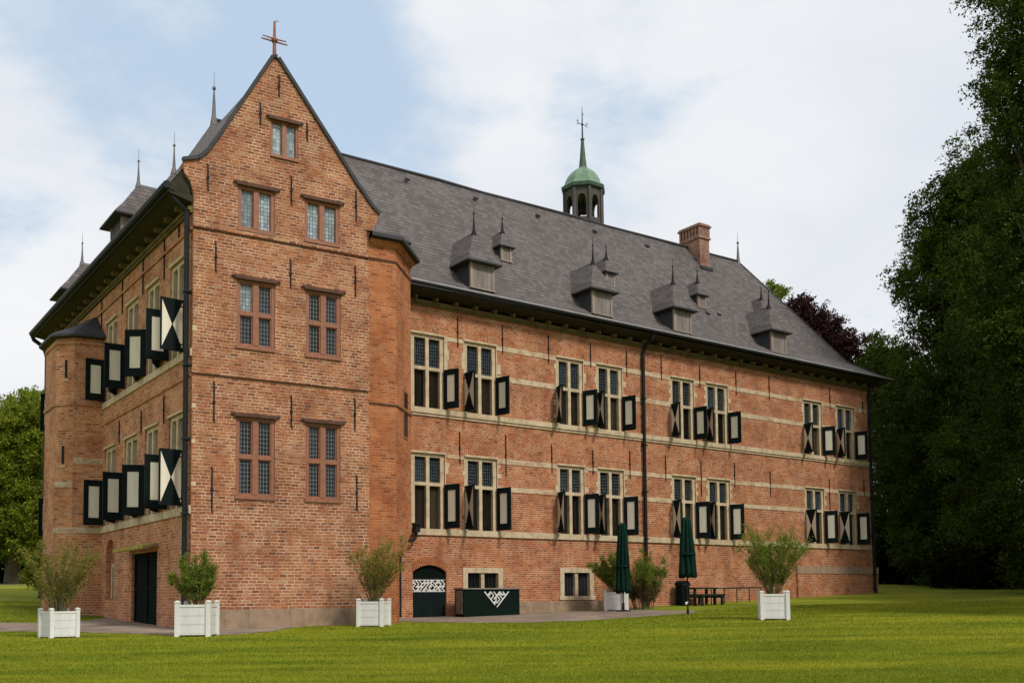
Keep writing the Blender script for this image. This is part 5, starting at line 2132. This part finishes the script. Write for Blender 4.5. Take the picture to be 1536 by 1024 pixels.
# ------------------------------------------------------------------ parasols
def parasol(px, py_, D, H, wtop, wbot, ztop, zbot, label, tilt=0.0, crank=False):
    p = at_depth(px, py_, D)
    x, y = p[0], p[1]
    o = link('parasol', None, None, (x, y, gz(x, y)))
    tag(o, label, 'parasol', 'closed dark green parasols in front of the long facade')
    q = MB()
    q.tube([(0, 0, -0.1), (0, 0, H - 0.05)], 0.026, 8)
    local('pole', keep(q, 'pole', M_IRON), o)
    # folded canopy: deep irregular pleats
    q = MB()
    nseg, rows = 48, 22
    r = random.Random(int(px))
    ph = [r.uniform(0.7, 1.25) for _ in range(8)]
    V = []
    for j in range(rows + 1):
        t = j / rows
        z = ztop + (zbot - ztop) * t
        base = (wtop + (wbot - wtop) * (t ** 0.75)) / 2
        if t < 0.04:
            base *= 0.75
        for k in range(nseg):
            a = 2 * math.pi * k / nseg
            fold = 0.5 + 0.5 * math.cos(a * 8 + 1.3 * math.sin(t * 2.3))
            w_ = ph[int((a * 8 / (2 * math.pi)) + 0.5) % 8]
            rr_ = base * (0.50 + 0.50 * fold * w_) * (1 + 0.03 * math.sin(9 * t + k))
            if j == rows:
                rr_ *= 0.93
            zz_ = z + (0.07 * math.sin(a * 8 + 0.5) if t > 0.85 else 0) * (t - 0.85) / 0.15
            V.append((rr_ * math.cos(a) + tilt * t * 0.2, rr_ * math.sin(a), zz_))
    b = len(q.v)
    q.v += V
    for j in range(rows):
        for k in range(nseg):
            k2 = (k + 1) % nseg
            q.f.append((b + (j + 1) * nseg + k, b + (j + 1) * nseg + k2, b + j * nseg + k2, b + j * nseg + k))
            q.mi.append(0)
    q.f.append(tuple(b + k for k in range(nseg)))
    q.mi.append(0)
    q.f.append(tuple(b + rows * nseg + k for k in reversed(range(nseg))))
    q.mi.append(0)
    cm = keep(q, 'canopy', M_UMB)
    cm.polygons.foreach_set('use_smooth', [True] * len(cm.polygons))
    local('canopy', cm, o)
    q = MB()
    q.lathe([(0.035, H - 0.06), (0.05, H - 0.03), (0.03, H + 0.0)], 10)
    local('finial', keep(q, 'finial', M_IRON), o)
    q = MB()
    q.lathe([(wbot * 0.33, zbot + 0.62), (wbot * 0.40, zbot + 0.58), (wbot * 0.40, zbot + 0.54), (wbot * 0.36, zbot + 0.5)], 24)
    q = MB()
    q.lathe([(0.30, 0.0), (0.30, 0.05), (0.06, 0.08), (0.05, 0.35)] if not crank else [(0.045, -0.1), (0.045, 0.16), (0.03, 0.20)], 16)
    local('base', keep(q, 'base', M_IRON), o)
    q = MB()
    zs_ = ztop + (zbot - ztop) * 0.62
    rs_ = (wtop + (wbot - wtop) * (0.62 ** 0.75)) / 2 * 1.02
    q.lathe([(rs_ * 0.96, zs_ - 0.035), (rs_, zs_ - 0.03), (rs_, zs_ + 0.03), (rs_ * 0.96, zs_ + 0.035)], 20, (tilt * 0.62 * 0.2, 0, 0))
    local('strap', keep(q, 'strap', M_UMB), o)
    if crank:
        q = MB()
        q.tube([(0.0, -0.03, 0.42), (-0.03, -0.08, 0.42), (-0.06, -0.10, 0.38)], 0.02, 6)
        q.lathe([(0.01, 0.33), (0.04, 0.36), (0.035, 0.41), (0.01, 0.43)], 8, (-0.07, -0.10, 0))
        local('crank_handle', keep(q, 'crank_handle', M_WHITE), o)
    return o


parasol(935, 915, 39.6, 3.55, 0.30, 0.62, 3.52, 0.78, 'left closed dark green parasol, standing behind a small white planter', 0.0)
parasol(1032, 922, 33.0, 3.28, 0.28, 0.66, 3.25, 1.28, 'right closed dark green parasol on a thin pole in the lawn', 0.15, True)

# ------------------------------------------------------------------ bar counter
def on_wall_xy(x, y):
    p = FL.pt(x, y, 0)
    return p.x, p.y


bx_, by_ = on_wall_xy(2.84, -0.9)
bar = link('bar_counter', None, None, (bx_, by_, gz(bx_, by_)), FL.a)
tag(bar, 'dark green bar counter with a white triangular emblem below the basement window', 'bar counter')
q = MB()
q.box(-1.30, 1.30, -0.30, 0.30, -0.06, 1.02)
local('cabinet', keep(q, 'cabinet', M_BAR), bar)
q = MB()
q.box(-1.34, 1.34, -0.34, 0.34, 1.022, 1.065)
local('countertop', keep(q, 'countertop', M_BAREND), bar)
q = MB()
q.box(-1.315, -1.302, -0.24, 0.22, 0.10, 0.98)
local('end_panel', keep(q, 'end_panel', M_BAREND), bar)
# inverted triangle of angular white strokes
tx0, tx1, tzt, tzb = -0.35, 0.78, 0.93, 0.34
tcx = (tx0 + tx1) / 2


def in_tri(x, z):
    f_ = (z - tzb) / (tzt - tzb)
    return -0.02 <= f_ <= 1.02 and abs(x - tcx) <= (tx1 - tx0) / 2 * f_ + 0.03


mz = maze(tx0, tx1, tzb, tzt, 0.145, in_tri, seed=11)
for sgn in (-1, 1):
    p_, q2 = (tcx + sgn * (tx1 - tx0) / 2, tzt), (tcx, tzb)
    d_ = Vector((q2[0] - p_[0], q2[1] - p_[1])).normalized()
    n_ = Vector((-d_.y, d_.x)) * 0.022
    e_ = (q2[0] - d_.x * 0.12, q2[1] - d_.y * 0.12)
    pp = [(p_[0] + n_.x, p_[1] + n_.y), (p_[0] - n_.x, p_[1] - n_.y), (e_[0] - n_.x, e_[1] - n_.y), (e_[0] + n_.x, e_[1] + n_.y)]
    ar = sum(pp[i][0] * pp[(i + 1) % 4][1] - pp[(i + 1) % 4][0] * pp[i][1] for i in range(4))
    if ar < 0:
        pp.reverse()
    mz.prism_y(pp, -0.0095, -0.001)
local('emblem', keep(mz, 'emblem', M_LOGO), bar, (0, -0.30, 0))

# ------------------------------------------------------------------ picnic table, railing and cabinet by the wall
def wall_spot(px, y_off):
    """point in front of the long facade along the sight line of a photo column"""
    rr_ = cam_ray(px, 890)
    k = (FL.o @ FL.dy + y_off) / (rr_[0] * FL.dy[0] + rr_[1] * FL.dy[1])
    return rr_[0] * k, rr_[1] * k


x, y = wall_spot(1051, -1.0)
tb = link('picnic_table', None, None, (x, y, gz(x, y)), FL.a + R(0))
tag(tb, 'dark green picnic table standing against the brick wall behind the right parasol', 'picnic table')
q = MB()
for k in range(5):
    q.box(-0.76, 0.76, -0.36 + k * 0.145, -0.36 + k * 0.145 + 0.135, 0.72, 0.79)
local('tabletop', keep(q, 'tabletop', M_TABLE), tb)
for s_ in (-1, 1):
    q = MB()
    q.box(-0.75, 0.75, s_ * 0.68 - 0.13, s_ * 0.68 + 0.13, 0.43, 0.50)
    local('bench_seat', keep(q, 'bench_seat', M_TABLE), tb)
for s_ in (-1, 1):
    q = MB()
    xx = s_ * 0.64
    q.box(xx - 0.05, xx + 0.05, -0.30, -0.20, -0.05, 0.717)
    q.box(xx - 0.05, xx + 0.05, 0.20, 0.30, -0.05, 0.717)
    q.box(xx - 0.045, xx + 0.045, -0.78, 0.78, 0.33, 0.428)
    q.box(xx - 0.04, xx + 0.04, -0.74, -0.64, -0.05, 0.328)
    q.box(xx - 0.04, xx + 0.04, 0.64, 0.74, -0.05, 0.328)
    local('leg', keep(q, 'leg', M_TABLE), tb)

x0_, y0_ = wall_spot(1067, -0.9)
x1_, y1_ = wall_spot(1142, -0.9)
L_ = math.hypot(x1_ - x0_, y1_ - y0_)
zr = gz(x0_, y0_)
rl_ = link('railing', None, None, (x0_, y0_, zr), FL.a)
tag(rl_, 'low dark green metal railing along the wall between picnic table and planter', 'railing')
z_end = gz(x1_, y1_) - zr
q = MB()
q.tube([(0, 0, 0.72), (L_, 0, 0.72 + z_end * 0.4)], 0.03, 6)
local('rail', keep(q, 'rail', M_TABLE), rl_)
for k in range(5):
    t_ = k / 4
    q = MB()
    q.tube([(L_ * t_, 0, z_end * t_ - 0.1), (L_ * t_, 0, 0.72 + z_end * 0.4 * t_)], 0.028, 6)
    local('post', keep(q, 'post', M_TABLE), rl_)

x, y = wall_spot(1024, -0.5)
bn = link('litter_bin', None, None, (x, y, gz(x, y)), FL.a)
tag(bn, 'black round topped bin against the wall left of the picnic table', 'bin')
q = MB()
q.box(-0.24, 0.24, -0.2, 0.2, -0.05, 0.88)
local('body', keep(q, 'body', M_DARK), bn)
q = MB()
pts_ = [(-0.27, 0.882)] + [(0.27, 0.882)] + [(0.27 * math.cos(R(a)), 0.95 + 0.17 * math.sin(R(a))) for a in range(0, 181, 20)]
q.prism_y(pts_, -0.23, 0.23)
local('lid', keep(q, 'lid', M_DARK), bn)
q = MB()
q.box(-0.14, 0.14, -0.236, -0.231, 0.90, 0.97)
q.box(-0.16, 0.16, -0.206, -0.201, 0.10, 0.75)
local('flap', keep(q, 'flap', M_TABLE), bn)

# ------------------------------------------------------------------ grass blades on the near lawn
def grass_blades(n):
    u1 = rng.random(n)
    D0, D1 = 10.8, 42.0
    D = 1 / (1 / D0 + (1 / D1 - 1 / D0) * u1)           # density falls with distance
    X = D * rng.uniform(-0.56, 0.56, n)
    ok = ~path_in(X, D)
    # none inside the castle
    def behind(fr, lim0, lim1):
        px = (X - fr.o[0]) * fr.dx[0] + (D - fr.o[1]) * fr.dx[1]
        py_ = (X - fr.o[0]) * fr.dy[0] + (D - fr.o[1]) * fr.dy[1]
        return (py_ > -0.05) & (px > lim0) & (px < lim1)
    ok &= ~(behind(FL, -8, 31) | behind(FG, 0, 7.4) | behind(FF, -20, 0.5))
    X, D = X[ok], D[ok]
    n = len(X)
    Z = ground_z(X, D)
    h = (0.014 + 0.0008 * D) * rng.uniform(0.5, 1.3, n)
    wd = (0.0025 + 0.00042 * D) * rng.uniform(0.7, 1.3, n)
    a = rng.uniform(0, 2 * np.pi, n)
    le = rng.normal(size=(n, 2)) * h[:, None] * 0.75
    P0 = np.c_[X - wd * np.cos(a), D - wd * np.sin(a), Z - 0.005]
    P1 = np.c_[X + wd * np.cos(a), D + wd * np.sin(a), Z - 0.005]
    P2 = np.c_[X + le[:, 0], D + le[:, 1], Z + h]
    V = np.stack([P0, P1, P2], 1).reshape(-1, 3)
    me = bpy.data.meshes.new('grass')
    me.vertices.add(n * 3)
    me.vertices.foreach_set('co', V.astype(np.float32).ravel())
    me.loops.add(n * 3)
    me.loops.foreach_set('vertex_index', np.arange(n * 3, dtype=np.int32))
    me.polygons.add(n)
    me.polygons.foreach_set('loop_start', np.arange(0, n * 3, 3, dtype=np.int32))
    me.materials.append(M_BLADE)
    me.update(calc_edges=True)
    o = link('grass', me)
    tag(o, 'short mown grass blades of the lawn in front of the castle', 'grass', kind='stuff')


grass_blades(650000)
